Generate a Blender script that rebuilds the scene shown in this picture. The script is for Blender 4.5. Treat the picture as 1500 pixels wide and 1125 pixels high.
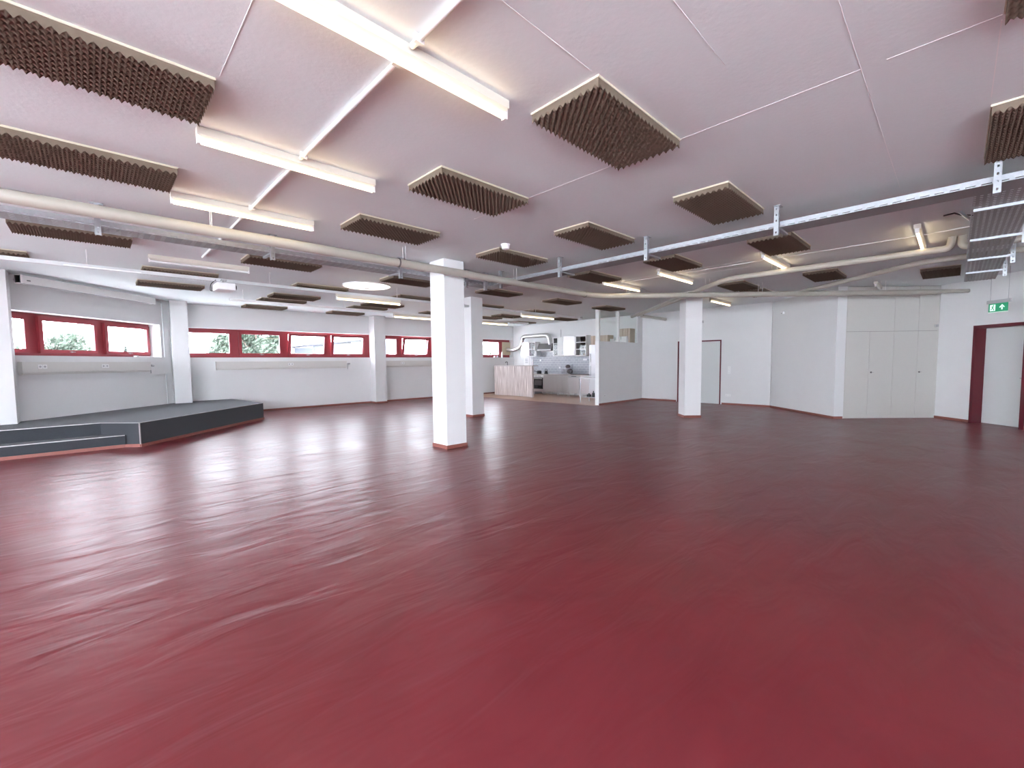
import bpy, bmesh, math, random
from math import sin, cos, pi, radians, sqrt
from mathutils import Vector, Matrix

# ------------------------------------------------------------------ clear
for o in list(bpy.data.objects):
    bpy.data.objects.remove(o)
SC = bpy.context.scene
COL = SC.collection
random.seed(7)

# ------------------------------------------------------------------ camera
cam_d = bpy.data.cameras.new('camera')
cam = bpy.data.objects.new('camera', cam_d)
COL.objects.link(cam)
cam_d.sensor_fit = 'HORIZONTAL'
cam_d.sensor_width = 36.0
cam_d.lens = 629.59 / 1500 * 36.0
cam_d.shift_y = 7.13 / 1500
cam_d.clip_start = 0.05
cam_d.clip_end = 400
YAW, PIT, ROL = -0.0155024, -0.0627176, -0.0102305
cam.matrix_world = (Matrix.Translation((0, 0, 1.5)) @ Matrix.Rotation(-YAW, 4, 'Z') @
                    Matrix.Rotation(PIT, 4, 'X') @ Matrix.Rotation(pi / 2, 4, 'X') @ Matrix.Rotation(ROL, 4, 'Z'))
SC.camera = cam

# ------------------------------------------------------------------ sky and exposure
WORLD_STRENGTH = 14.0
TUBE_STRENGTH = 4.2
w = bpy.data.worlds.new('sky')
SC.world = w
w.use_nodes = True
nt = w.node_tree
nt.nodes.clear()
out = nt.nodes.new('ShaderNodeOutputWorld')
bg = nt.nodes.new('ShaderNodeBackground')
bg.inputs['Color'].default_value = (0.86, 0.925, 1.03, 1)
bg.inputs['Strength'].default_value = WORLD_STRENGTH
nt.links.new(bg.outputs[0], out.inputs[0])
SC.view_settings.view_transform = 'Standard'
SC.view_settings.look = 'None'
SC.view_settings.gamma = 1
SC.view_settings.use_curve_mapping = False
SC.view_settings.exposure = 0.95

# ------------------------------------------------------------------ materials
def mat(name, color, rough=0.5, metal=0.0, noise=0.0, nscale=8.0, bump=0.0, bscale=60.0, spec=0.5, stretch=None):
    m = bpy.data.materials.new(name)
    m.use_nodes = True
    t = m.node_tree
    b = t.nodes['Principled BSDF']
    b.inputs['Base Color'].default_value = (*color, 1)
    b.inputs['Roughness'].default_value = rough
    b.inputs['Metallic'].default_value = metal
    b.inputs['Specular IOR Level'].default_value = spec
    if noise or bump:
        tc = t.nodes.new('ShaderNodeTexCoord')
        vec = tc.outputs['Object']
        if stretch:
            mp = t.nodes.new('ShaderNodeMapping')
            mp.inputs['Scale'].default_value = stretch
            t.links.new(vec, mp.inputs['Vector'])
            vec = mp.outputs[0]
    if noise:
        n = t.nodes.new('ShaderNodeTexNoise')
        n.inputs['Scale'].default_value = nscale
        n.inputs['Detail'].default_value = 4
        t.links.new(vec, n.inputs['Vector'])
        mx = t.nodes.new('ShaderNodeMix')
        mx.data_type = 'RGBA'
        mx.inputs['A'].default_value = (*[c * (1 - noise) for c in color], 1)
        mx.inputs['B'].default_value = (*[min(1, c * (1 + noise)) for c in color], 1)
        t.links.new(n.outputs['Fac'], mx.inputs['Factor'])
        t.links.new(mx.outputs['Result'], b.inputs['Base Color'])
    if bump:
        n2 = t.nodes.new('ShaderNodeTexNoise')
        n2.inputs['Scale'].default_value = bscale
        n2.inputs['Detail'].default_value = 3
        t.links.new(vec, n2.inputs['Vector'])
        bp = t.nodes.new('ShaderNodeBump')
        bp.inputs['Strength'].default_value = bump
        bp.inputs['Distance'].default_value = 0.01
        t.links.new(n2.outputs['Fac'], bp.inputs['Height'])
        t.links.new(bp.outputs[0], b.inputs['Normal'])
    return m

def emit(name, color, strength):
    m = bpy.data.materials.new(name)
    m.use_nodes = True
    b = m.node_tree.nodes['Principled BSDF']
    b.inputs['Base Color'].default_value = (*color, 1)
    b.inputs['Emission Color'].default_value = (*color, 1)
    b.inputs['Emission Strength'].default_value = strength
    return m

def glass_mat(name, tint=(1, 1, 1), refl=0.06):
    m = bpy.data.materials.new(name)
    m.use_nodes = True
    t = m.node_tree
    t.nodes.clear()
    o = t.nodes.new('ShaderNodeOutputMaterial')
    tr = t.nodes.new('ShaderNodeBsdfTransparent')
    tr.inputs['Color'].default_value = (*tint, 1)
    gl = t.nodes.new('ShaderNodeBsdfGlossy')
    gl.inputs['Roughness'].default_value = 0.02
    mx = t.nodes.new('ShaderNodeMixShader')
    mx.inputs[0].default_value = refl
    t.links.new(tr.outputs[0], mx.inputs[1])
    t.links.new(gl.outputs[0], mx.inputs[2])
    t.links.new(mx.outputs[0], o.inputs[0])
    return m

def floor_mat():
    m = bpy.data.materials.new('red_poured_floor')
    m.use_nodes = True
    t = m.node_tree
    b = t.nodes['Principled BSDF']
    tc = t.nodes.new('ShaderNodeTexCoord')
    n = t.nodes.new('ShaderNodeTexNoise')
    n.inputs['Scale'].default_value = 0.9
    n.inputs['Detail'].default_value = 5
    n.inputs['Roughness'].default_value = 0.6
    n.inputs['Distortion'].default_value = 0.8
    t.links.new(tc.outputs['Object'], n.inputs['Vector'])
    cr = t.nodes.new('ShaderNodeValToRGB')
    cr.color_ramp.elements[0].position = 0.3
    cr.color_ramp.elements[0].color = (0.120, 0.0135, 0.0185, 1)
    cr.color_ramp.elements[1].position = 0.72
    cr.color_ramp.elements[1].color = (0.165, 0.0225, 0.029, 1)
    t.links.new(n.outputs['Fac'], cr.inputs[0])
    t.links.new(cr.outputs[0], b.inputs['Base Color'])
    # trowel waves running across the room, a few millimetres deep
    mp = t.nodes.new('ShaderNodeMapping')
    mp.inputs['Scale'].default_value = (0.8, 2.6, 1)
    m0 = t.nodes.new('ShaderNodeMapping')
    m0.inputs['Rotation'].default_value = (0, 0, radians(-45))
    t.links.new(tc.outputs['Object'], m0.inputs['Vector'])
    t.links.new(m0.outputs[0], mp.inputs['Vector'])
    n2 = t.nodes.new('ShaderNodeTexNoise')
    n2.inputs['Scale'].default_value = 1.6
    n2.inputs['Detail'].default_value = 3
    n2.inputs['Distortion'].default_value = 0.6
    t.links.new(mp.outputs[0], n2.inputs['Vector'])
    bp = t.nodes.new('ShaderNodeBump')
    bp.inputs['Strength'].default_value = 0.7
    bp.inputs['Distance'].default_value = 0.02
    t.links.new(n2.outputs['Fac'], bp.inputs['Height'])
    t.links.new(bp.outputs[0], b.inputs['Normal'])
    rr = t.nodes.new('ShaderNodeMapRange')
    rr.inputs['To Min'].default_value = 0.24
    rr.inputs['To Max'].default_value = 0.42
    t.links.new(n.outputs['Fac'], rr.inputs['Value'])
    t.links.new(rr.outputs[0], b.inputs['Roughness'])
    b.inputs['Specular IOR Level'].default_value = 0.43
    return m

def brick_mat(name, c1, c2, mortar, sx, sz):
    m = bpy.data.materials.new(name)
    m.use_nodes = True
    t = m.node_tree
    b = t.nodes['Principled BSDF']
    tc = t.nodes.new('ShaderNodeTexCoord')
    sep = t.nodes.new('ShaderNodeSeparateXYZ')
    cmb = t.nodes.new('ShaderNodeCombineXYZ')
    t.links.new(tc.outputs['Object'], sep.inputs[0])
    t.links.new(sep.outputs['Y'], cmb.inputs['X'])
    t.links.new(sep.outputs['Z'], cmb.inputs['Y'])
    br = t.nodes.new('ShaderNodeTexBrick')
    br.inputs['Color1'].default_value = (*c1, 1)
    br.inputs['Color2'].default_value = (*c2, 1)
    br.inputs['Mortar'].default_value = (*mortar, 1)
    br.inputs['Scale'].default_value = 1
    br.inputs['Mortar Size'].default_value = 0.006
    br.inputs['Brick Width'].default_value = sx
    br.inputs['Row Height'].default_value = sz
    t.links.new(cmb.outputs[0], br.inputs['Vector'])
    t.links.new(br.outputs['Color'], b.inputs['Base Color'])
    b.inputs['Roughness'].default_value = 0.25
    return m

def stripe_mat(name, c1, c2, scale=14):
    m = bpy.data.materials.new(name)
    m.use_nodes = True
    t = m.node_tree
    b = t.nodes['Principled BSDF']
    tc = t.nodes.new('ShaderNodeTexCoord')
    mp = t.nodes.new('ShaderNodeMapping')
    mp.inputs['Scale'].default_value = (1, 1, 0.03)
    n = t.nodes.new('ShaderNodeTexNoise')
    n.inputs['Scale'].default_value = scale
    n.inputs['Detail'].default_value = 3
    cr = t.nodes.new('ShaderNodeValToRGB')
    cr.color_ramp.elements[0].position = 0.35
    cr.color_ramp.elements[0].color = (*c1, 1)
    cr.color_ramp.elements[1].position = 0.62
    cr.color_ramp.elements[1].color = (*c2, 1)
    t.links.new(tc.outputs['Object'], mp.inputs[0])
    t.links.new(mp.outputs[0], n.inputs['Vector'])
    t.links.new(n.outputs['Fac'], cr.inputs[0])
    t.links.new(cr.outputs[0], b.inputs['Base Color'])
    b.inputs['Roughness'].default_value = 0.5
    return m

M = {
    'floor': floor_mat(),
    'kfloor': mat('tan_kitchen_floor', (0.50, 0.30, 0.20), 0.3, noise=0.12, nscale=3),
    'wall': mat('white_wall_paint', (0.75, 0.75, 0.75), 0.7, noise=0.02, nscale=3, bump=0.12, bscale=70),
    'ceil': mat('ceiling_paint', (0.78, 0.83, 0.84), 0.7, noise=0.03, nscale=1.2, bump=0.15, bscale=30),
    'white': mat('white_lacquer', (0.80, 0.80, 0.79), 0.4),
    'boxw': mat('duct_box_paint', (0.66, 0.64, 0.61), 0.45),
    'seam': mat('seam_paint', (0.86, 0.85, 0.85), 0.5),
    'lampwhite': mat('lamp_housing_paint', (0.64, 0.60, 0.53), 0.4),
    'red': mat('red_window_paint', (0.29, 0.036, 0.048), 0.35),
    'darkred': mat('dark_red_door_frame', (0.115, 0.004, 0.014), 0.35),
    'skirt': mat('terracotta_skirting', (0.27, 0.095, 0.075), 0.5, noise=0.1, nscale=6),
    'board': mat('cream_backing_board', (0.58, 0.53, 0.42), 0.7),
    'foam': mat('brown_foam', (0.170, 0.135, 0.103), 0.95, noise=0.08, nscale=30, spec=0.1),
    'pipe': mat('beige_pipe_paint', (0.44, 0.41, 0.355), 0.35),
    'galv': mat('galvanised_steel', (0.46, 0.49, 0.52), 0.42, metal=0.7, noise=0.12, nscale=25),
    'mesh': mat('zinc_mesh', (0.30, 0.29, 0.29), 0.5, metal=0.4, noise=0.1, nscale=40),
    'dark': mat('black_hole', (0.02, 0.02, 0.02), 0.7),
    'clamp': mat('dark_clamp', (0.12, 0.10, 0.10), 0.5, metal=0.5),
    'trunk': mat('grey_trunking', (0.60, 0.62, 0.63), 0.45),
    'carpet': mat('grey_carpet', (0.048, 0.053, 0.060), 0.95, noise=0.35, nscale=160, bump=0.5, bscale=300, spec=0.1),
    'alu': mat('aluminium_edge', (0.42, 0.41, 0.41), 0.35, metal=0.6),
    'steel': mat('brushed_steel', (0.60, 0.60, 0.62), 0.4, metal=0.9, noise=0.08, nscale=6, stretch=(1, 1, 0.1)),
    'duct': mat('silver_duct', (0.70, 0.70, 0.69), 0.28, metal=0.85),
    'closet': mat('warm_grey_cupboard', (0.60, 0.585, 0.55), 0.5),
    'closetgap': mat('cupboard_carcass', (0.28, 0.26, 0.24), 0.7),
    'leaf_door': mat('pale_grey_door', (0.66, 0.68, 0.67), 0.45),
    'cream': mat('cream_panel', (0.60, 0.50, 0.36), 0.6),
    'oven': mat('black_oven_glass', (0.015, 0.014, 0.016), 0.12),
    'ovenglass': mat('oven_window', (0.12, 0.10, 0.10), 0.15),
    'tile': brick_mat('grey_metro_tiles', (0.36, 0.38, 0.42), (0.42, 0.43, 0.47), (0.62, 0.62, 0.63), 0.20, 0.10),
    'bar': stripe_mat('striped_whitewashed_wood', (0.36, 0.28, 0.26), (0.80, 0.73, 0.70), 42),
    'worktop': mat('grey_worktop', (0.45, 0.40, 0.38), 0.4),
    'wood': stripe_mat('raw_wood', (0.38, 0.28, 0.20), (0.62, 0.52, 0.42), 9),
    'cabin': mat('cupboard_inside', (0.12, 0.10, 0.09), 0.6),
    'card': mat('cardboard', (0.48, 0.37, 0.27), 0.8),
    'green': emit('exit_green', (0.015, 0.20, 0.095), 0.45),
    'signwhite': emit('exit_white', (0.75, 1.0, 0.88), 0.35),
    'paper': mat('white_paper', (0.85, 0.85, 0.85), 0.6),
    'ink': mat('grey_ink', (0.35, 0.35, 0.38), 0.6),
    'glass': glass_mat('window_glass'),
    'cabglass': glass_mat('cupboard_glass', (0.75, 0.75, 0.75), 0.015),
    'hood': mat('dark_hood_steel', (0.22, 0.21, 0.21), 0.4, metal=0.6),
    'kfront': mat('satin_steel_fronts', (0.60, 0.575, 0.575), 0.4, metal=0.75, noise=0.06, nscale=5, stretch=(1, 1, 0.1)),
    'glass2': glass_mat('partition_glass', (0.97, 0.99, 0.98)),
    'tube': emit('fluorescent_tube', (1.0, 0.80, 0.52), TUBE_STRENGTH),
    'tubeoff': mat('fluorescent_tube_off', (0.85, 0.86, 0.86), 0.25),
    'disc': emit('skylight_diffuser', (1.0, 0.95, 0.88), 1.0),
    'leafm': mat('leaves', (0.050, 0.070, 0.048), 0.7, noise=0.4, nscale=2),
    'conifer': mat('conifer_needles', (0.022, 0.034, 0.026), 0.8, noise=0.3, nscale=3),
    'bark': mat('bark', (0.12, 0.09, 0.07), 0.9),
    'clad': mat('blue_grey_cladding', (0.052, 0.058, 0.075), 0.5),
    'cladroof': mat('cladding_roof_edge', (0.03, 0.03, 0.038), 0.5),
    'ground': mat('ground', (0.72, 0.72, 0.70), 0.9),
    'black': mat('black_plastic', (0.02, 0.02, 0.022), 0.4),
    'grey': mat('grey_plastic', (0.45, 0.45, 0.46), 0.4),
    'lens': mat('projector_lens', (0.03, 0.03, 0.05), 0.05),
}

cb = M['carpet'].node_tree.nodes['Principled BSDF']
cb.inputs['Sheen Weight'].default_value = 0.2
cb.inputs['Sheen Roughness'].default_value = 0.5
# ------------------------------------------------------------------ mesh helpers
class MB:
    """collects shapes for one mesh"""
    def __init__(s):
        s.v = []; s.f = []; s.mi = []; s.m = 0
    def add(s, vs, fs):
        n = len(s.v)
        s.v += [tuple(v) for v in vs]
        s.f += [tuple(i + n for i in f) for f in fs]
        s.mi += [s.m] * len(fs)
        return s
    def box(s, x0, x1, y0, y1, z0, z1):
        if x0 > x1: x0, x1 = x1, x0
        if y0 > y1: y0, y1 = y1, y0
        if z0 > z1: z0, z1 = z1, z0
        vs = [(x0, y0, z0), (x1, y0, z0), (x1, y1, z0), (x0, y1, z0), (x0, y0, z1), (x1, y0, z1), (x1, y1, z1), (x0, y1, z1)]
        return s.add(vs, [(0, 3, 2, 1), (4, 5, 6, 7), (0, 1, 5, 4), (1, 2, 6, 5), (2, 3, 7, 6), (3, 0, 4, 7)])
    def prism(s, pts, z0, z1):
        n = len(pts)
        vs = [(x, y, z0) for x, y in pts] + [(x, y, z1) for x, y in pts]
        fs = [tuple(range(n))[::-1], tuple(range(n, 2 * n))]
        fs += [(i, (i + 1) % n, n + (i + 1) % n, n + i) for i in range(n)]
        return s.add(vs, fs)
    def tube(s, path, r, seg=12, caps=True):
        P = [Vector(p) for p in path]
        rings = []
        prev = None
        for i, p in enumerate(P):
            if i == 0: d = P[1] - P[0]
            elif i == len(P) - 1: d = P[-1] - P[-2]
            else: d = (P[i + 1] - P[i]).normalized() + (P[i] - P[i - 1]).normalized()
            d.normalize()
            if prev is None:
                up = Vector((0, 0, 1)) if abs(d.z) < 0.9 else Vector((1, 0, 0))
                a = d.cross(up).normalized()
            else:
                a = (prev - d * prev.dot(d)).normalized()
            prev = a
            b = d.cross(a)
            rr = r[i] if isinstance(r, (list, tuple)) else r
            rings.append([p + (a * cos(t) + b * sin(t)) * rr for t in [2 * pi * k / seg for k in range(seg)]])
        vs = [v for ring in rings for v in ring]
        fs = []
        for i in range(len(P) - 1):
            for k in range(seg):
                k2 = (k + 1) % seg
                fs.append((i * seg + k, i * seg + k2, (i + 1) * seg + k2, (i + 1) * seg + k))
        if caps:
            fs.append(tuple(range(seg)))
            fs.append(tuple((len(P) - 1) * seg + k for k in range(seg))[::-1])
        return s.add(vs, fs)
    def cyl(s, x, y, z0, z1, r, seg=16, r2=None):
        return s.tube([(x, y, z0), (x, y, z1)], [r, r2 if r2 is not None else r], seg)
    def ball(s, x, y, z, r, sz=1.0, seg=10, rings=6):
        vs = [(x, y, z - r * sz)]
        for i in range(1, rings):
            t = pi * i / rings
            for k in range(seg):
                vs.append((x + r * sin(t) * cos(2 * pi * k / seg), y + r * sin(t) * sin(2 * pi * k / seg), z - r * sz * cos(t)))
        vs.append((x, y, z + r * sz))
        fs = [(0, 1 + (k + 1) % seg, 1 + k) for k in range(seg)]
        for i in range(rings - 2):
            for k in range(seg):
                a = 1 + i * seg + k; b = 1 + i * seg + (k + 1) % seg
                fs.append((a, b, b + seg, a + seg))
        l = 1 + (rings - 2) * seg
        fs += [(l + k, l + (k + 1) % seg, len(vs) - 1) for k in range(seg)]
        return s.add(vs, fs)
    def mesh(s, name, mats, smooth=False):
        me = bpy.data.meshes.new(name)
        me.from_pydata(s.v, [], s.f)
        for m in (mats if isinstance(mats, list) else [mats]):
            me.materials.append(m)
        me.polygons.foreach_set('material_index', s.mi)
        if smooth:
            me.polygons.foreach_set('use_smooth', [True] * len(me.polygons))
            me.set_sharp_from_angle(angle=radians(40))
        me.update()
        return me
    def build(s, name, mats, parent=None, smooth=False, loc=None, rotz=None, bevel=0):
        me = s.mesh(name, mats, smooth)
        bm = bmesh.new(); bm.from_mesh(me); bmesh.ops.recalc_face_normals(bm, faces=bm.faces); bm.to_mesh(me); bm.free()
        return link(name, me, parent, loc, rotz, bevel)

def build_each(m, name, mats, parent=None, smooth=False, kindof=None):
    """one object per loose island of m"""
    par = list(range(len(m.v)))
    def root(i):
        while par[i] != i: par[i] = par[par[i]]; i = par[i]
        return i
    for f in m.f:
        r0 = root(f[0])
        for i in f[1:]: par[root(i)] = r0
    groups = {}
    for f in m.f: groups.setdefault(root(f[0]), []).append(f)
    res = []
    for fs in groups.values():
        idx = sorted({i for f in fs for i in f}); mp = {i: k for k, i in enumerate(idx)}
        res.append(MB().add([m.v[i] for i in idx], [tuple(mp[i] for i in f) for f in fs]).build(name, mats, parent, smooth))
    return res

def link(name, me, parent=None, loc=None, rotz=None, bevel=0):
    o = bpy.data.objects.new(name, me)
    COL.objects.link(o)
    if parent: o.parent = parent
    if loc: o.location = loc
    if rotz is not None: o.rotation_euler[2] = rotz
    if bevel:
        md = o.modifiers.new('bevel', 'BEVEL'); md.width = bevel; md.segments = 2; md.limit_method = 'ANGLE'
    return o

def tag(o, label=None, cat=None, group=None, kind=None):
    if label: o['label'] = label
    if cat: o['category'] = cat
    if group: o['group'] = group
    if kind: o['kind'] = kind
    return o

def empty(name, loc=(0, 0, 0), rotz=0.0, parent=None):
    o = bpy.data.objects.new(name, None)
    COL.objects.link(o)
    o.location = loc
    o.rotation_euler[2] = rotz
    o.empty_display_size = 0.1
    if parent: o.parent = parent
    return o

def copy_tree(o, parent=None):
    c = o.copy(); COL.objects.link(c)
    if parent: c.parent = parent
    for ch in list(o.children): copy_tree(ch, c)
    return c

def struct(o, label=None):
    return tag(o, label, None, None, 'structure')

Q = pi / 4                     # the pillars, trays and panels are laid out on axes turned 45 degrees
S2 = sqrt(0.5)
def W(a, b, z=0.0):            # room-diagonal axes (a, b) to world
    return ((a - b) * S2, (a + b) * S2, z)
CEIL = 3.26

def wall_mesh(L0, L1, thick, z0, z1, holes, y0=0.0):
    """wall slab in local x, y0..y0+thick, with rectangular holes (x0,x1,z0,z1)"""
    m = MB()
    xs = sorted({L0, L1, *[h[0] for h in holes], *[h[1] for h in holes]})
    xs = [x for x in xs if L0 <= x <= L1]
    for xa, xb in zip(xs, xs[1:]):
        cuts = sorted([(h[2], h[3]) for h in holes if h[0] <= xa + 1e-6 and h[1] >= xb - 1e-6])
        z = z0
        for c0, c1 in cuts:
            if c0 > z: m.box(xa, xb, y0, y0 + thick, z, c0)
            z = c1
        if z < z1: m.box(xa, xb, y0, y0 + thick, z, z1)
    return m

# ------------------------------------------------------------------ shell
def AB(a, b): return W(a, b)[:2]
ROOM = [(-9.95, -4.35), (-9.95, 12.40), AB(15.45, 15.80), AB(15.45, 3.99), (8.12, 11.5), (10.75, 11.5), (10.75, -4.35)]
struct(MB().prism(ROOM[::-1], -0.2, 0.0).build('floor', M['floor']))
struct(MB().prism(ROOM[::-1], CEIL, CEIL + 0.25).build('ceiling', M['ceil']))
# lighter filler seams between the ceiling boards
ceil = bpy.data.objects['ceiling']
def seam(a0, b0, a1, b1, wd=0.006):
    m = MB(); wd *= 0.7
    x0, x1 = min(a0, a1), max(a0, a1); y0, y1 = min(b0, b1), max(b0, b1)
    if x1 - x0 > y1 - y0: m.box(x0, x1, y0 - wd / 2, y0 + wd / 2, CEIL - 0.002, CEIL + 0.01)
    else: m.box(x0 - wd / 2, x0 + wd / 2, y0, y1, CEIL - 0.002, CEIL + 0.01)
    m.build('seam', M['seam'], ceil, rotz=Q)
seam(3.45, 0.47, 3.45, 1.60, 0.012); seam(3.45, 2.15, 3.45, 4.2, 0.008); seam(3.45, -0.1, 3.45, 0.35, 0.005)
seam(0.64, 1.9, 0.64, 3.2, 0.005); seam(1.0, 1.61, 2.26, 1.61, 0.008); seam(2.4, 0.47, 6.1, 0.47, 0.004)
seam(3.5, -0.10, 4.46, -0.10, 0.008); seam(2.0, 1.03, 2.8, 1.03, 0.004); seam(0.64, 6.3, 0.64, 7.9, 0.004)
seam(9.0, 2.8, 9.0, 4.4, 0.005); seam(8.45, 2.6, 8.45, 6.4, 0.012)

struct(MB().prism([AB(11.97, 15.45), AB(11.97, 8.38), AB(15.1, 8.38), AB(15.1, 15.45)], 0.0, 0.006).build('floor_kitchen', M['kfloor']), 'tan floor covering of the kitchen corner')

# wall with window strip on the left (local x = world y, local y = outward)
WZ0, WZ1 = 1.72, 2.59
h1 = (8.05, 11.46, WZ0, WZ1)
hL2 = (-3.6, 4.4, 0.9, 3.05)  # opening for the added, unseen left window
struct(wall_mesh(-4.35, 12.40, 0.35, 0, CEIL, [h1, hL2]).build('wall_left', M['wall'], loc=(-9.6, 0, 0), rotz=pi / 2))
struct(wall_mesh(1.87, 15.45, 0.35, 0, CEIL, [(2.0, 7.62, WZ0, WZ1), (7.9, 15.05, WZ0, WZ1)], 15.45).build('wall_back_left', M['wall'], rotz=Q))
# kitchen and door wall: local x = a, local y = b
DO2 = (5.48, 6.98, 0, 2.17)
m = MB()
m.box(15.1, 15.45, 6.98, 15.45, 0, CEIL); m.box(15.1, 15.45, 4.0, 5.48, 0, CEIL); m.box(15.1, 15.45, 5.48, 6.98, 2.17, CEIL)
struct(m.build('wall_back', M['wall'], rotz=Q))
struct(MB().prism([(7.85, 10.78), (8.08, 10.78), (8.08, 11.5), (8.12, 11.5), AB(15.45, 3.99), AB(15.1, 3.99)][::-1], 0, CEIL).build('wall_back_right', M['wall']))
m = wall_mesh(-4.35, 11.5, 0.4, 0, CEIL, [(8.95, 9.95, 0, 2.18)])
m.v = [(10.35 + y, x, z) for x, y, z in m.v]
struct(m.build('wall_right', M['wall']))
m = wall_mesh(-9.6, 10.35, 0.35, 0, CEIL, [(-9.3, -4.5, 0.9, 3.1), (-4.3, 0.3, 0.9, 3.1), (0.5, 5.1, 0.9, 3.1)])  # openings for the added rear windows
m.v = [(x, -4.0 - y, z) for x, y, z in m.v]
struct(m.build('wall_front', M['wall']))
struct(MB().box(8.08, 10.35, 11.41, 11.5, 0, CEIL).build('wall_back_alcove', M['wall']))

# wall ledges: thicker band under the windows
struct(MB().box(7.75, 11.7, -0.05, 0.0, 1.26, WZ0).build('trim_1', M['wall'], loc=(-9.6, 0, 0), rotz=pi / 2))
struct(MB().box(1.95, 7.5, 15.40, 15.45, 1.26, WZ0).build('trim_2', M['wall'], rotz=Q))
struct(MB().box(7.95, 15.1, 15.40, 15.45, 1.26, WZ0).build('trim_3', M['wall'], rotz=Q))

# skirting boards
def skirt(name, pts, h=0.06, t=0.014):
    m = MB()
    for (p, q) in zip(pts, pts[1:]):
        p = Vector((*p, 0)); q = Vector((*q, 0)); d = (q - p).normalized(); n = Vector((d.y, -d.x, 0)) * t
        m.add([p, q, q + n, p + n, p + Vector((0, 0, h)), q + Vector((0, 0, h)), q + n + Vector((0, 0, h)), p + n + Vector((0, 0, h))],
              [(0, 1, 2, 3), (4, 7, 6, 5), (0, 4, 5, 1), (1, 5, 6, 2), (2, 6, 7, 3), (3, 7, 4, 0)])
    return struct(m.build(name, M['skirt']))
skirt('baseboard_back_left', [AB(3.0, 15.45), AB(7.5, 15.45)])
skirt('baseboard_back_left_far', [AB(7.95, 15.45), AB(15.1, 15.45)])
skirt('baseboard_back', [AB(15.1, 8.38), AB(15.1, 7.02)])
skirt('baseboard_back_right', [AB(15.1, 5.44), AB(15.1, 3.99), (7.85, 10.78), (8.06, 10.78)])
skirt('baseboard_right', [(10.35, 10.8), (10.35, 9.99)])
skirt('baseboard_right_near', [(10.35, 8.91), (10.35, -4)])
skirt('baseboard_partition', [AB(12.2, 8.37), AB(15.1, 8.37)])

# ------------------------------------------------------------------ pillars
def pillar(label, x, y, rotz, size=(0.42, 0.42), z0=0.0, skirted=True, zt=CEIL):
    t = empty('pillar', (x, y, z0), rotz)
    tag(t, label, 'pillar', 'square white pillars')
    sx, sy = size
    MB().box(0, sx, 0, sy, 0, zt - z0).build('shaft', M['wall'], t)
    if skirted:
        m = MB(); e = 0.014
        m.box(-e, sx + e, -e, 0, 0, 0.062); m.box(-e, sx + e, sy, sy + e, 0, 0.062)
        m.box(-e, 0, 0, sy, 0, 0.062); m.box(sx, sx + e, 0, sy, 0, 0.062)
        m.build('skirting', M['skirt'], t)
    return t
pillar('nearest white square pillar in the middle of the red floor', *W(4.32, 6.08)[:2], Q)
pillar('white square pillar just behind and right of the nearest pillar', *W(7.34, 9.12)[:2], Q, (0.40, 0.40))
pillar('white square pillar on the right, passed by the beige ceiling pipe', 4.31, 11.2, 0)
pillar('white pillar against the window wall, between the long and the far red window strips', *W(7.50, 15.03)[:2], Q, (0.44, 0.42))
pillar('white pillar standing on the grey carpeted platform near its far end', *W(1.55, 14.87)[:2], Q, (0.38, 0.40), 0.45, False)
pillar('white pillar at the left picture edge on the grey platform', *W(-1.50, 12.02)[:2], Q, (0.43, 0.42), 0.45, False)

# ------------------------------------------------------------------ windows
wn = [0]
def sash_geo():
    fr = MB(); w_, h_, b_, t_ = 1.24, 0.75, 0.078, 0.06
    fr.box(0, w_, 0, t_, 0, b_); fr.box(0, w_, 0, t_, h_ - b_, h_); fr.box(0, b_, 0, t_, b_, h_ - b_); fr.box(w_ - b_, w_, 0, t_, b_, h_ - b_)
    return fr
SASH = sash_geo().mesh('sash', M['red'])
PANE = MB().box(0.078, 1.162, 0.026, 0.034, 0.078, 0.672).mesh('pane', M['glass'])
HAND = MB().box(0.60, 0.64, -0.012, 0, 0.02, 0.05).box(0.56, 0.68, -0.03, -0.012, 0.03, 0.042).mesh('window_handle', M['alu'])
def window_strip(loc, rotz, x0, x1, yf, panes, tilt=(), blind=(), z0=WZ0, z1=WZ1):
    """fixed red casing filling x0..x1 with sashes; panes are the left edges of the glass"""
    wn[0] += 1
    t = empty('window_%d' % wn[0], loc, rotz); struct(t)
    holes = [(p - 0.05, p + 1.13, z0 + 0.09, z1 - 0.09) for p in panes]
    holes = [(max(h[0], x0 + 0.02), min(h[1], x1 - 0.02), h[2], h[3]) for h in holes]
    wall_mesh(x0, x1, 0.07, z0, z1, holes, yf + 0.03).build('window_frame', M['red'], t)
    MB().box(x0, x1, yf + 0.03, yf + 0.09, z0 - 0.02, z0).build('window_sill', M['alu'], t)
    for i, p in enumerate(panes):
        s = link('sash', SASH, t); s.location = (p - 0.078, yf - 0.028, z0 + 0.06)
        if i in tilt: s.rotation_euler[0] = radians(11)
        if p - 0.078 < x0 or p + 1.16 > x1:
            # partly hidden light: shorter sash, cut at the casing
            m = MB(); a = max(0, x0 - (p - 0.078)); b = min(1.24, x1 - (p - 0.078))
            m.box(a, b, 0, .06, 0, .078); m.box(a, b, 0, .06, .672, .75)
            if a == 0: m.box(0, .078, 0, .06, .078, .672)
            if b == 1.24: m.box(1.162, 1.24, 0, .06, .078, .672)
            s.data = m.mesh('sash', M['red'])
            g = MB().box(max(a, 0.078), min(b, 1.162), .026, .034, .078, .672).build('pane', M['glass'], s)
            continue
        if i in blind: MB().box(0.078, 1.162, 0.0, 0.045, 0.078, 0.672).build('infill_panel', M['cream'], s)
        else: link('pane', PANE, s)
        link('window_handle', HAND, s)
    return t
window_strip((-9.6, 0, 0), pi / 2, 8.05, 11.46, 0.28, [7.41, 8.83, 10.25])
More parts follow.
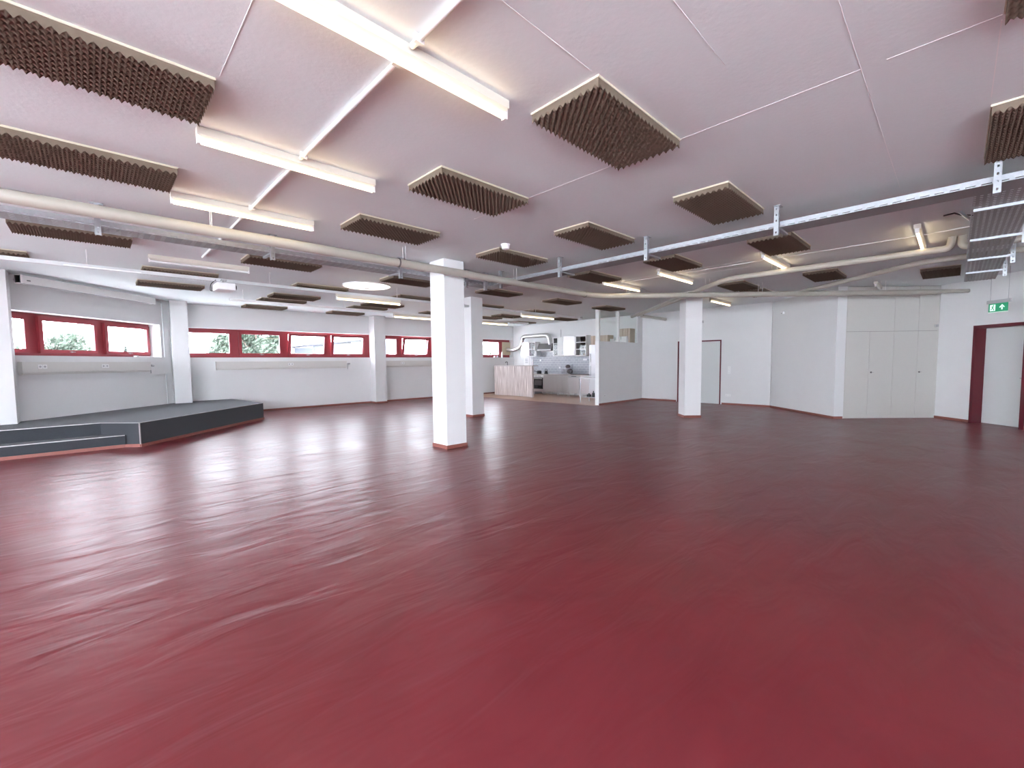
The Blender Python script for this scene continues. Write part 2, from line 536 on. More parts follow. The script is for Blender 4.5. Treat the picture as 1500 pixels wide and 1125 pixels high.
window_strip((0, 0, 0), Q, 2.0, 7.62, 15.65, [1.94, 3.36, 4.78, 6.20], tilt=(2, 3))
window_strip((0, 0, 0), Q, 7.9, 15.05, 15.65, [7.64, 9.06, 10.48, 11.90, 13.20], tilt=(1, 2), blind=())
bl = MB().box(14.52, 15.05, 15.62, 15.66, 1.84, 2.48).build('infill_panel', M['cream'], bpy.data.objects['window_3'])
# large unseen windows, added behind the viewer to bring in daylight
for nm, (xa, xb) in enumerate([(-9.3, -4.5), (-4.3, 0.3), (0.5, 5.1)]):
    wn[0] += 1
    t = struct(empty('window_%d' % wn[0], (0, -4.15, 0)))
    m = MB(); m.box(xa, xb, -.03, .03, .9, .98); m.box(xa, xb, -.03, .03, 3.02, 3.1)
    for k in range(4):
        xx = xa + (xb - xa - .08) * k / 3; m.box(xx, xx + .08, -.03, .03, .98, 3.02)
    m.build('window_frame', M['red'], t)
    MB().box(xa + .08, xb - .08, -.004, .004, .98, 3.02).build('pane', M['glass'], t)
wn[0] += 1
t = struct(empty('window_%d' % wn[0], (-9.6, 0, 0), pi / 2))  # unseen left window, added as another way in for daylight
m = MB(); m.box(-3.6, 4.4, .25, .32, .9, .98); m.box(-3.6, 4.4, .25, .32, 2.97, 3.05)
for k in range(8):
    xx = -3.6 + (8.0 - .1) * k / 7; m.box(xx, xx + .1, .25, .32, .98, 2.97)
m.build('window_frame', M['red'], t)
MB().box(-3.5, 4.3, .28, .286, .98, 2.97).build('pane', M['glass'], t)

# ------------------------------------------------------------------ carpeted platform
t = empty('platform', (-8.5, 9.5, 0))
tag(t, 'low platform covered in dark grey carpet with a step, under the left windows', 'platform')
def rel(pts, c=(-8.5, 9.5)): return [(x - c[0], y - c[1]) for x, y in pts]
PH = 0.45
top = [(-9.6, 5.94), (-7.75, 7.79), (-7.0, 7.77), (-7.0, 11.62), (-8.83, 13.02), (-9.6, 12.25)]
MB().prism(rel(top)[::1], 0.05, PH).build('deck', M['carpet'], t)
MB().prism(rel([(-9.6, 5.42), (-7.27, 7.75), (-7.755, 7.785), (-9.6, 5.94)]), 0.05, PH / 2).build('step', M['carpet'], t)
def strip(m, p, q, z0, z1, tk=0.012):
    p = Vector((p[0] + 8.5, p[1] - 9.5, 0)); q = Vector((q[0] + 8.5, q[1] - 9.5, 0)); d = (q - p).normalized(); n = Vector((d.y, -d.x, 0)) * tk
    up = lambda v, z: (v.x, v.y, z)
    m.add([up(p - n * .2, z0), up(q - n * .2, z0), up(q + n, z0), up(p + n, z0), up(p - n * .2, z1), up(q - n * .2, z1), up(q + n, z1), up(p + n, z1)],
          [(0, 1, 2, 3), (4, 7, 6, 5), (0, 4, 5, 1), (1, 5, 6, 2), (2, 6, 7, 3), (3, 7, 4, 0)])
m = MB()
for p, q in [((-9.6, 5.94), (-7.75, 7.79)), ((-7.75, 7.79), (-7.0, 7.77)), ((-7.0, 7.77), (-7.0, 11.62)), ((-7.0, 11.62), (-8.83, 13.02))]:
    strip(m, p, q, PH - 0.008, PH + 0.003)
strip(m, (-9.6, 5.42), (-7.27, 7.75), PH / 2 - 0.01, PH / 2 + 0.003)
m.build('edge_trim', M['alu'], t)
m = MB(); m.box(1.492, 1.510, -1.741, -1.722, 0.05, PH); m.build('corner_trim', M['alu'], t)
m = MB()
for p, q in [((-9.6, 5.42), (-7.27, 7.75)), ((-7.27, 7.75), (-7.0, 7.77)), ((-7.0, 7.77), (-7.0, 11.62)), ((-7.0, 11.62), (-8.83, 13.02))]:
    strip(m, p, q, 0.0, 0.055, 0.016)
m.build('skirting', M['skirt'], t)
MB().prism(rel([(-9.6, 5.5), (-7.3, 7.75), (-7.02, 7.78), (-7.02, 11.6), (-8.83, 13.0), (-9.6, 12.25)]), 0, 0.05).build('base', M['skirt'], t)

# ------------------------------------------------------------------ foam panels on the ceiling
PL, PW = 1.12, 0.56
def foam_mesh():
    """convoluted foam: staggered rows of rounded peaks, open valleys, flat cut sides"""
    nx, ny, q = 22, 20, 4
    cx, cy = PL / nx, PW / ny
    NX, NY = nx * q, ny * 3
    zb, zv, dp = -0.014, -0.044, 0.031
    m = MB()
    for j in range(NY + 1):
        for i in range(NX + 1):
            f = cos(2 * pi * i / q) * cos(pi * j / 3)
            m.v.append((PL * i / NX, PW * j / NY, zv - dp * ((1 + f) / 2) ** 1.3))
    W1 = NX + 1
    for j in range(NY):
        for i in range(NX):
            a = j * W1 + i
            m.f.append((a, a + W1, a + W1 + 1, a + 1))
    rim = [i for i in range(W1)] + [j * W1 + NX for j in range(1, NY + 1)] + [NY * W1 + i for i in range(NX - 1, -1, -1)] + [j * W1 for j in range(NY - 1, 0, -1)]
    n0 = len(m.v)
    for k in rim: m.v.append((m.v[k][0], m.v[k][1], zb))
    L = len(rim)
    for k in range(L): m.f.append((rim[k], rim[(k + 1) % L], n0 + (k + 1) % L, n0 + k))
    m.f.append(tuple(n0 + k for k in range(L)))
    m.mi = [0] * len(m.f)
    me = m.mesh('foam', M['foam'])
    bm = bmesh.new(); bm.from_mesh(me)
    bmesh.ops.recalc_face_normals(bm, faces=bm.faces); bm.to_mesh(me); bm.free()
    me.polygons.foreach_set('use_smooth', [k < NX * NY for k in range(len(me.polygons))])
    return me
FOAM = foam_mesh()
BOARD = MB().box(-0.006, PL + 0.006, -0.006, PW + 0.006, -0.014, 0.0).mesh('backing_board', M['board'])
def foam_panel(a, b, label):
    x, y, _ = W(a, b)
    t = empty('foam_panel', (x, y, CEIL), Q)
    tag(t, label, 'foam panel', 'brown pyramid foam panels on the ceiling')
    link('backing_board', BOARD, t)
    link('foam', FOAM, t)
PANELS = [
 (-0.50, 3.24, 'large brown foam panel cut by the left picture edge, topmost on the left'),
 (-0.50, 4.90, 'brown foam panel cut by the left picture edge just above the beige pipe'),
 (-0.66, 7.83, 'brown foam panel at far left, partly behind the slotted cable tray'),
 (-1.78, 9.95, 'small brown foam panel end at the left picture edge beside the grey trunking'),
 (0.70, 10.02, 'brown foam panel above left of the projector, upper of two beside the grey trunking'),
 (0.72, 11.62, 'brown foam panel left of the projector, lower of two, nearest the screen case'),
 (2.32, 1.60, 'largest brown foam panel, nearest the viewer at top centre'),
 (2.32, 3.27, 'brown foam panel in mid ceiling, right of the second lit tube lamp'),
 (2.33, 4.93, 'brown foam panel between the third lit tube lamp and the nearest pillar'),
 (1.85, 7.84, 'brown foam panel under a perforated hanger, behind the beige pipe at left'),
 (3.24, 9.96, 'brown foam panel left of the round ceiling light'),
 (3.24, 11.68, 'brown foam panel, topmost of the closely stacked three right of the projector'),
 (3.24, 12.72, 'brown foam panel, middle of the closely stacked three right of the projector'),
 (3.24, 14.38, 'brown foam panel, lowest by the window wall right of the projector'),
 (5.74, 14.42, 'brown foam panel just left of the pillar by the window wall'),
 (5.72, 12.74, 'brown foam panel right below the lit lamp on the grey trunking'),
 (5.74, 11.75, 'brown foam panel glowing behind the lit lamp under the round light'),
 (5.72, 9.96, 'brown foam panel right of the round light, cut by the nearest pillar'),
 (4.36, 7.86, 'brown foam panel left of the nearest pillar behind the cable tray'),
 (8.20, 12.55, 'brown foam panel tip left of the nearest pillar above a far lit lamp'),
 (4.58, 1.63, 'brown foam panel in front of the galvanised cable tray, right of centre'),
 (4.56, 3.29, 'brown foam panel in front of the galvanised tray, left of the perforated hanger'),
 (4.55, 4.94, 'brown foam panel below the smoke detector in front of the tray junction'),
 (6.82, 7.75, 'brown foam panel right behind the tray junction over the second pillar'),
 (6.96, 4.98, 'brown foam panel beside the left lit lamp of the right lamp row'),
 (6.96, 3.30, 'brown foam panel beside the middle lit lamp of the right lamp row'),
 (6.96, 1.64, 'brown foam panel beside the third lit lamp of the right lamp row, behind the hanger'),
 (9.30, 7.75, 'brown foam panel above the beige pipe bend, left of the kitchen partition'),
 (11.70, 7.75, 'brown foam panel directly over the kitchen partition posts'),
 (8.24, 9.98, 'brown foam panel just right of the second pillar, nearer one'),
 (10.78, 11.64, 'brown foam panel left of the kitchen lamp, middle of the cluster'),
 (10.60, 12.60, 'brown foam panel right of the second pillar above the farthest lit lamp'),
 (10.70, 9.94, 'brown foam panel directly in front of the kitchen lamp'),
 (13.18, 13.15, 'brown foam panel farthest away near the kitchen corner'),
 (13.40, 11.00, 'brown foam panel before the kitchen wall, right of the kitchen lamp'),
 (10.45, 3.35, 'dark foam panel right of the third pillar under the upper beige pipe'),
 (11.95, 3.36, 'dark foam panel right of the third pillar just above the long horizontal pipe'),
 (10.45, 1.68, 'dark foam panel between the two sloping beige pipes at right'),
 (11.87, 0.00, 'dark foam panel left of the hanging mesh tray at right'),
 (2.30, -0.67, 'brown foam panel cut by the top right picture corner'),
 (4.60, -0.67, 'brown foam panel cut by the right picture edge over the big hanger'),
]
for p in PANELS: foam_panel(*p)

# ------------------------------------------------------------------ tube lamps
def lamp_mesh(L):
    h = MB(); h.box(0, L, -0.035, 0.035, -0.055, 0.0)
    h.add([(0.01, -0.034, -0.055), (L - .01, -0.034, -0.055), (L - .01, -0.012, -0.078), (0.01, -0.012, -0.078),
           (0.01, 0.034, -0.055), (L - .01, 0.034, -0.055), (L - .01, 0.012, -0.078), (0.01, 0.012, -0.078)],
          [(0, 1, 2, 3), (4, 7, 6, 5), (3, 2, 6, 7), (0, 3, 7, 4), (1, 5, 6, 2), (0, 4, 5, 1)])
    e = MB()
    e.box(0, 0.022, -0.02, 0.02, -0.118, -0.055)
    tu = MB().tube([(0.022, 0, -0.1), (L - 0.022, 0, -0.1)], 0.0165, 10)
    return (h.mesh('housing', M['lampwhite']), e.mesh('lamp_holder', M['white']), tu.mesh('tube', M['tube'], True), tu.mesh('tube', M['tubeoff'], True), L)
LM = {1.4: lamp_mesh(1.40), 1.5: lamp_mesh(1.52)}
def tube_lamp(a, b, L, label, z=CEIL, on=True):
    x, y, _ = W(a, b)
    t = empty('tube_lamp', (x, y, z), Q)
    tag(t, label, 'ceiling lamp', 'linear tube lamps')
    g = LM[L]
    link('housing', g[0], t); link('lamp_holder', g[1], t); link('lamp_holder', g[1], t, (g[4] - 0.022, 0, 0)); link('tube', g[2] if on else g[3], t)
tube_lamp(0.58, 2.20, 1.5, 'largest lit tube lamp at the top of the picture')
tube_lamp(0.63, 3.98, 1.4, 'second lit tube lamp from the viewer on the thin ceiling conduit')
tube_lamp(0.64, 5.62, 1.4, 'third lit tube lamp, just above the beige pipe at left')
tube_lamp(0.70, 8.98, 1.4, 'unlit white tube lamp on the ceiling above the left foam panels', on=False)
tube_lamp(3.76, 9.22, 1.5, 'lit tube lamp under the trunking, below the round ceiling light', 2.98)
tube_lamp(9.35, 9.22, 1.5, 'lit tube lamp in front of the kitchen, right of the second pillar', 2.98)
tube_lamp(6.50, 11.75, 1.5, 'lit tube lamp left of the nearest pillar on the far trunking', 2.98)
tube_lamp(9.65, 11.75, 1.5, 'farthest lit tube lamp, right of the second pillar on the far trunking', 2.98)
tube_lamp(7.95, 5.35, 1.5, 'lit tube lamp, leftmost of the row behind the galvanised tray')
tube_lamp(7.88, 4.05, 1.5, 'lit tube lamp, second from left of the row behind the galvanised tray')
tube_lamp(7.92, 2.26, 1.5, 'lit tube lamp, third of the row behind the galvanised tray')
tube_lamp(7.88, 0.42, 1.5, 'lit tube lamp seen end-on near the hanging mesh tray')
tube_lamp(12.6, 4.90, 1.5, 'small lit tube lamp just right of the third pillar below the pipe')
tube_lamp(13.0, 1.35, 1.5, 'unlit greenish tube lamp above the cupboards', on=False)

# round light
x, y, _ = W(4.53, 9.36)
t = tag(empty('round_light', (x, y, CEIL), Q), 'bright round ceiling light with a small central fitting', 'ceiling lamp')
MB().cyl(0, 0, -0.02, 0, 0.50, 40).build('diffuser', M['disc'], t)
m = MB(); m.tube([(0.515 * cos(2 * pi * k / 40), 0.515 * sin(2 * pi * k / 40), -0.012) for k in range(41)], 0.014, 6, False)
m.build('rim', M['white'], t)
MB().cyl(0, 0, -0.07, -0.02, 0.07, 20).build('central_fitting', M['paper'], t, True)

# ------------------------------------------------------------------ conduit along the ceiling
t = tag(empty('ceiling_conduit', W(1.345, 0, CEIL), Q), 'thin white conduit crossing the ceiling over the three nearest lamps', 'conduit')
for b0, b1 in ((-0.6, 2.15), (2.24, 3.93), (4.02, 5.57), (5.66, 8.55)):
    MB().tube([(0, b0, -0.02), (0, b1, -0.02)], 0.017, 10).build('pipe_run', M['white'], t, True)
m = MB()
for bb in (2.08, 2.32, 3.86, 4.12, 5.5, 5.75, 7.0): m.box(-0.028, 0.028, bb - 0.012, bb + 0.012, -0.042, 0)
build_each(m, 'clip', M['white'], t)

# ------------------------------------------------------------------ pipes
def fillet(pts, r=0.35, n=6):
    P = [Vector(p) for p in pts]; out = [P[0]]
    for a, b, c in zip(P, P[1:], P[2:]):
        d1 = (a - b).normalized(); d2 = (c - b).normalized()
        rr = min(r, (a - b).length * .45, (c - b).length * .45)
        p0 = b + d1 * rr; p2 = b + d2 * rr
        for k in range(n + 1):
            u = k / n; out.append(p0 * (1 - u) ** 2 + b * 2 * u * (1 - u) + p2 * u * u)
    out.append(P[-1]); return out
def clamp(m, p, d, r):
    p = Vector(p); d = Vector(d).normalized()
    m.tube([p - d * .012, p + d * .012], r, 14)
def hanger_rods(m, x, y, z, dx=0.03):
    m.tube([(x - dx, y + dx, z), (x - dx, y + dx, CEIL)], 0.004, 6); m.tube([(x + dx, y - dx, z), (x + dx, y - dx, CEIL)], 0.004, 6)

t = tag(empty('heating_pipe', (0, 0, 0)), 'thick beige pipe running from the left edge, bending and crossing to the far right', 'pipe')
ZP = 3.0
path = fillet([W(-4.0, 5.87, ZP), (1.83, 10.13, ZP), (9.6, 10.13, ZP)], 0.55)
MB().tube(path, 0.062, 16).build('pipe_run', M['pipe'], t, True)
MB().tube([(9.6, 10.13, ZP), (9.75, 10.13, ZP + .02), (10.33, 10.13, ZP + .02)], [0.062, 0.042, 0.042], 14).build('pipe_end', M['pipe'], t, True)
m = MB()
for a in (3.35, 8.0): clamp(m, W(a, 5.87, ZP), W(1, 0), 0.068)
build_each(m, 'pipe_clamp', M['clamp'], t, True)
m = MB()
for a in (1.02, 3.45, 5.8):
    x, y, _ = W(a, 5.87); hanger_rods(m, x, y, ZP)
for xx in (2.55, 5.6, 8.4): hanger_rods(m, xx, 10.13, ZP, 0.03)
build_each(m, 'hanger_rod', M['white'], t)

t = tag(empty('upper_pipe', (0, 0, 0)), 'beige pipe passing over the third pillar and bending right up to the ceiling', 'pipe')
MB().tube(fillet([(4.16, 15.9, 3.1), (4.16, 8.72, 3.1), W(9.12, 0.12, 3.1), W(9.12, 0.10, 3.26)], 0.3), 0.05, 14).build('pipe_run', M['pipe'], t, True)
MB().tube(fillet([W(9.12, 0.0, 3.26), W(9.12, 0.0, 3.10), W(9.12, -1.4, 3.10)], 0.1), 0.05, 14).build('pipe_stub', M['pipe'], t, True)
m = MB()
for xx, yy in ((4.16, 12.6), (4.16, 9.6), W(9.12, 2.4)[:2]): hanger_rods(m, xx, yy, 3.1)
build_each(m, 'hanger_rod', M['white'], t)
t = tag(empty('lower_pipe', (0, 0, 0)), 'thinner beige pipe running beside the upper pipe towards the kitchen partition', 'pipe')
MB().tube([(4.02, 10.4, 3.0), (4.02, 14.6, 3.0)], 0.032, 12).build('pipe_run', M['pipe'], t, True)
t = tag(empty('branch_pipe', (0, 0, 0)), 'beige pipe sloping up from the horizontal pipe to the mesh tray at right', 'pipe')
MB().tube(fillet([(6.78, 10.9, 3.1), (6.78, 7.42, 3.1), W(10.05, -1.6, 3.1)], 0.35), 0.045, 14).build('pipe_run', M['pipe'], t, True)
t = tag(empty('far_pipe', (0, 0, 0)), 'straight beige pipe high on the back wall left of the third pillar', 'pipe')
MB().tube([W(13.35, 7.45, 3.0), W(15.08, 7.45, 3.0)], 0.05, 14).build('pipe_run', M['pipe'], t, True)
t = tag(empty('lamp_cable', (0, 0, 0)), 'thin cable on the ceiling linking the right row of lamps', 'cable')
MB().tube([W(8.6, 5.3, 3.25), W(8.6, 4.1, 3.25), W(8.6, 0.4, 3.25), W(8.5, -0.2, 3.25)], 0.007, 6).build('cable_run', M['white'], t)
MB().tube([W(9.4, 5.36, 3.25), W(12.0, 5.8, 3.25)], 0.007, 6).build('cable_run', M['white'], t)

# ------------------------------------------------------------------ cable trays
def slotted_rail(m, x0, x1, y, z0, z1, t=0.004, slot=True):
    """vertical side rail along x with a row of slots low down"""
    if not slot: m.box(x0, x1, y, y + t, z0, z1); return
    zs0, zs1 = z0 + 0.010, z0 + 0.018
    m.box(x0, x1, y, y + t, zs1, z1); m.box(x0, x1, y, y + t, z0, zs0)
    x = x0
    while x < x1:
        m.box(x, min(x + 0.035, x1), y, y + t, zs0, zs1); x += 0.10
def perforated_bottom(m, x0, x1, y0, y1, z, step=0.10):
    """tray floor: lengthwise strips with cross strips between open slots"""
    n = 7
    wd = (y1 - y0) / n
    for k in range(n):
        m.box(x0, x1, y0 + k * wd, y0 + k * wd + wd * 0.62, z, z + 0.002)
    x = x0
    while x < x1:
        m.box(x, x + step * 0.55, y0, y1, z + 0.0005, z + 0.0025); x += step
def hanger(parent, x, y, z0, rot=0, z1=CEIL, w_=0.05, n=None):
    """perforated angle hanger with a foot plate; local axes of parent"""
    m = MB(); L = z1 - z0; k = int(L / 0.055)
    zc = z0
    def face(put):
        z = z0
        for i in range(k):
            a, b = z0 + L * i / k, z0 + L * (i + 1) / k
            c = (a + b) / 2
            put(0, w_, a, c - 0.010); put(0, w_, c + 0.010, b); put(0, w_ * .36, c - .01, c + .01); put(w_ * .64, w_, c - .01, c + .01)
    face(lambda u0, u1, a, b: m.box(u0, u1, 0, 0.004, a, b))
    face(lambda u0, u1, a, b: m.box(0, 0.004, u0, u1, a, b))
    m.box(-0.03, w_ + 0.03, -0.02, 0.05, z1 - 0.006, z1)
    o = m.build('hanger', M['galv'], parent); o.location = (x, y, 0); o.rotation_euler[2] = rot
    return o
ZT = 3.03
t = tag(empty('cable_tray', (0, 0, 0), Q), 'galvanised cable tray running behind the thick beige pipe at left', 'cable tray')
m = MB(); slotted_rail(m, -4.0, 6.1, 6.60, ZT, ZT + 0.065); m.box(-4.0, 5.8, 6.898, 6.902, ZT, ZT + 0.06); m.build('side_rail', M['galv'], t)
m = MB(); perforated_bottom(m, -4.0, 6.1, 6.604, 6.898, ZT); m.build('tray_floor', M['mesh'], t)
for a in (-1.6, 0.08, 1.80, 3.75, 5.15, 5.62): hanger(t, a, 6.53, 2.92, 0)
m = MB()
for a in (-1.6, 0.08, 1.80, 3.75, 5.15): m.box(a, a + .04, 6.53, 6.93, ZT - 0.022, ZT - 0.002)
build_each(m, 'cross_arm', M['galv'], t)
for yy in (6.70, 6.76): MB().tube([(-4, yy, ZT + 0.016), (5.9, yy, ZT + 0.016)], 0.011, 8).build('cable', M['trunk'], t, True)

t = tag(empty('cable_tray', (0, 0, 0), Q), 'bright galvanised cable tray rising from the centre to the right picture edge', 'cable tray')
# local frame: tray runs along b
m = MB(); slotted_rail(m, -1.8, 6.6, 0, ZT, ZT + 0.065); m.v = [(5.80 + y, x, z) for x, y, z in m.v]; m.box(6.098, 6.102, 0.0, 6.6, ZT, ZT + .06); m.build('side_rail', M['galv'], t)
m = MB(); m.box(5.80, 6.10, -1.8, 6.6, ZT, ZT + 0.003); m.build('tray_floor', M['mesh'], t)
for b in (6.2, 4.72, 3.12, 1.48, -0.22): hanger(t, 5.735, b, 2.93, 0)
m = MB()
for b in (4.72, 3.12, 1.48, -0.22): m.box(5.74, 6.14, b, b + .04, ZT - 0.022, ZT - 0.002)
build_each(m, 'cross_arm', M['galv'], t)
MB().tube([(5.9, -1.8, ZT + .02), (5.9, 6.5, ZT + .02)], 0.012, 8).build('cable', M['trunk'], t, True)

t = tag(empty('cable_tray', (0, 0, 0), Q), 'wide ribbed mesh tray hanging at the right, leading away from the viewer', 'cable tray')
m = MB(); m.box(6.1, 12.8, -0.062, -0.056, ZT, ZT + .06); m.box(6.1, 12.8, -0.484, -0.478, ZT, ZT + .06); m.build('side_rail', M['galv'], t)
m = MB(); x = 6.1
for k in range(9): m.box(6.1, 12.8, -0.478 + k * 0.0468, -0.478 + k * 0.0468 + 0.026, ZT, ZT + 0.003)
while x < 12.8:
    m.box(x, x + 0.03, -0.478, -0.062, ZT + .003, ZT + 0.006); x += 0.07
m.build('tray_floor', M['mesh'], t)
for i, a in enumerate((6.62, 8.27, 9.9, 11.4)):
    MB().box(a, a + .035, -0.55, -0.07, ZT - .030, ZT - .002).build('cross_arm', M['galv'], t)
    hanger(t, a, -0.56, 2.90, 0)
MB().tube([(7.62, 0.03, 3.255), (7.34, -0.06, 3.08)], 0.016, 8).build('brace', M['galv'], t, True)
MB().tube([(7.55, 0.17, 3.23), (7.60, 0.08, 3.25), (7.72, 0.02, 3.24), (7.75, -0.08, 3.22)], 0.009, 8).build('cable', M['black'], t, True)

# ------------------------------------------------------------------ trunking with lamps
t = tag(empty('lamp_trunking', (0, 0, 0), Q), 'long grey trunking rail carrying the projector and two lit lamps', 'trunking')
MB().box(-4.0, 7.33, 9.185, 9.255, 2.98, 3.035).build('rail', M['trunk'], t)
MB().box(7.75, 12.0, 9.185, 9.255, 2.98, 3.035).build('rail', M['trunk'], t)
MB().box(-0.25, 0.62, 9.178, 9.186, 2.985, 3.0).build('white_strip', M['paper'], t)  # plain white strip on the near face of the rail
m = MB()
for a in (-2.5, 0, 2.5, 5.2, 7.5, 10): m.tube([(a, 9.22, 3.03), (a, 9.22, CEIL)], 0.005, 6)
build_each(m, 'hanger_rod', M['white'], t)
t = tag(empty('lamp_trunking', (0, 0, 0), Q), 'farther white trunking rail along the window wall with two lit lamps', 'trunking')
MB().box(2.32, 12.3, 11.715, 11.785, 2.98, 3.03).build('rail', M['white'], t)
m = MB()
for a in (2.6, 5.0, 8.2, 11.5): m.tube([(a, 11.75, 3.02), (a, 11.75, CEIL)], 0.005, 6)
build_each(m, 'hanger_rod', M['white'], t)

# ------------------------------------------------------------------ projector
x, y, _ = W(1.72, 9.05)
t = tag(empty('projector', (x, y, 2.86), radians(135)), 'white projector hanging from the grey trunking at left', 'projector')
MB().box(-0.20, 0.20, -0.14, 0.14, -0.06, 0.06).build('body', M['paper'], t, bevel=0.015)
MB().tube([(-0.10, -0.16, 0), (-0.10, -0.13, 0)], 0.04, 16).build('lens', M['lens'], t, True)
m = MB()
for k in range(6): m.box(0.02 + .025 * k, 0.03 + .025 * k, -0.144, -0.138, -0.035, 0.035)
m.build('vent', M['grey'], t)
m = MB(); m.cyl(0.02, 0, 0.06, 0.14, 0.022, 12); m.box(-.05, .09, -.05, .05, .06, .075); m.box(-.04, .08, -.04, .04, .12, .14); m.build('mount', M['grey'], t)
MB().tube(fillet([(0.12, 0.10, 0.14), (0.24, 0.16, 0.08), (0.25, 0.17, -0.04), (0.16, 0.15, -0.05)], .08), 0.007, 8).build('cable', M['black'], t, True)

# ------------------------------------------------------------------ projection screen case
t = tag(empty('screen_case', (-9.22, 7.95, 3.06), pi / 2), 'long white roll-up screen case high on the left wall', 'screen')
MB().box(0, 2.98, 0, 0.12, 0.0, 0.15).build('case', M['white'], t, bevel=0.006)
MB().box(0.0, 0.03, -0.004, 0.124, -0.004, 0.154).build('end_cap', M['paper'], t)
MB().box(0.04, 2.94, 0.02, 0.05, -0.012, 0.0).build('slot_bar', M['grey'], t)
MB().box(0.1, 0.16, -0.004, 0, 0.05, 0.065).build('badge', M['black'], t)
build_each(MB().box(0.2, 0.24, 0.12, 0.38, 0.08, 0.12).box(2.7, 2.74, 0.12, 0.38, 0.08, 0.12), 'bracket', M['white'], t)

# ------------------------------------------------------------------ radiator / cable boxes under the windows
def socket_geo(parent, x, y, z, n=2):
    for k in range(n):
        o = MB().box(-0.04, 0.04, -0.008, 0, -0.04, 0.04).build('socket', M['paper'], parent); o.location = (x + k * 0.085, y, z)
        MB().tube([(0, -0.009, 0), (0, -0.0075, 0)], 0.022, 14).build('socket_well', M['grey'], o, True)
def wall_box(loc, rotz, x0, x1, y, label, valve, sockets):
    t = tag(empty('wall_duct_box', loc, rotz), label, 'duct box', 'white boxes under the windows')
    MB().box(x0, x1, y - 0.10, y, 1.38, 1.595).build('cover', M['boxw'], t, bevel=0.004)
    MB().box(x0 + .01, x1 - .01, y - 0.06, y, 1.34, 1.38).build('lower_lip', M['boxw'], t)
    for s in sockets: socket_geo(t, s, y - 0.10, 1.50)
    if valve:
        s, d = valve
        m = MB(); m.tube([(s, y - .05, 1.50), (s + .06 * d, y - .05, 1.50)], 0.012, 8); m.tube([(s + .06 * d, y - .05, 1.50), (s + .13 * d, y - .05, 1.50)], 0.024, 12)
        m.tube([(s + .04 * d, y - .05, 1.50), (s + .04 * d, y - .05, 1.30)], 0.008, 8)
        m.build('valve', M['grey'], t, True)
    return t
wall_box((-9.6, 0, 0), pi / 2, 8.06, 10.94, -0.05, 'white box with sockets under the leftmost red window above the platform', (10.94, 1), [8.36, 9.66])
wall_box((0, 0, 0), Q, 2.60, 6.55, 15.40, 'long white box under the four-light red window strip', (6.55, 1), [4.62])
wall_box((0, 0, 0), Q, 8.06, 12.4, 15.40, 'white box under the far red window strip between the pillars', None, [8.75])
t = tag(empty('wall_pipe', (-9.55, 11.52, 0.45)), 'thin vertical pipe on the wall left of the platform pillar', 'pipe')
MB().tube(fillet([(-.02, -.35, 2.76), (-.02, 0, 2.74), (-.02, 0.02, 0.0)], .05), 0.014, 8).build('pipe_run', M['trunk'], t, True)
t = tag(empty('window_crank', (-9.72, 10.85, WZ0)), 'small white folded crank handle lying on the left window sill', 'crank')
MB().box(-.03, .03, 0, 0.42, 0, 0.025).build('rod', M['paper'], t)
MB().box(-.04, .04, -.06, 0.0, 0, 0.04).build('grip', M['grey'], t)

# ------------------------------------------------------------------ kitchen corner
# partition (local a,b) : solid below, glazed opening above
t = tag(empty('partition', (0, 0, 0), Q), 'low white partition wall with posts and glazing beside the kitchen', 'partition')
MB().box(12.2, 15.1, 8.38, 8.50, 0.0, 2.17).box(14.75, 15.1, 8.38, 8.50, 2.17, CEIL).build('panel', M['wall'], t)
m = MB().box(12.2, 12.27, 8.37, 8.51, 2.17, CEIL); m.build('post', M['white'], t)
MB().box(13.43, 13.50, 8.385, 8.495, 2.17, CEIL).build('post', M['white'], t)
MB().box(12.195, 12.21, 8.365, 8.515, 0, 2.17).build('end_trim', M['paper'], t)
MB().box(12.27, 13.43, 8.437, 8.443, 2.17, CEIL).build('pane', M['glass2'], t)
MB().box(13.50, 14.75, 8.437, 8.443, 2.17, CEIL).build('pane', M['glass2'], t)
socket_geo(t, 12.56, 8.378, 0.30, 1)

# tiled splashback
t = tag(empty('splashback', (0, 0, 0), Q), 'grey tiled splashback between worktop and wall cupboards', 'splashback')
MB().box(15.09, 15.10, 10.45, 14.2, 0.95, 1.95).build('tiles', M['tile'], t)
def socket_b(parent, a, b, z, n=1):
    for k in range(n):
        MB().box(a - .008, a, b - k * .1 - .04, b - k * .1 + .04, z - .04, z + .04).build('socket', M['paper'], parent)
socket_b(t, 15.088, 13.62, 1.56); socket_b(t, 15.088, 11.1, 1.57, 2); socket_b(t, 15.088, 12.45, 1.22)

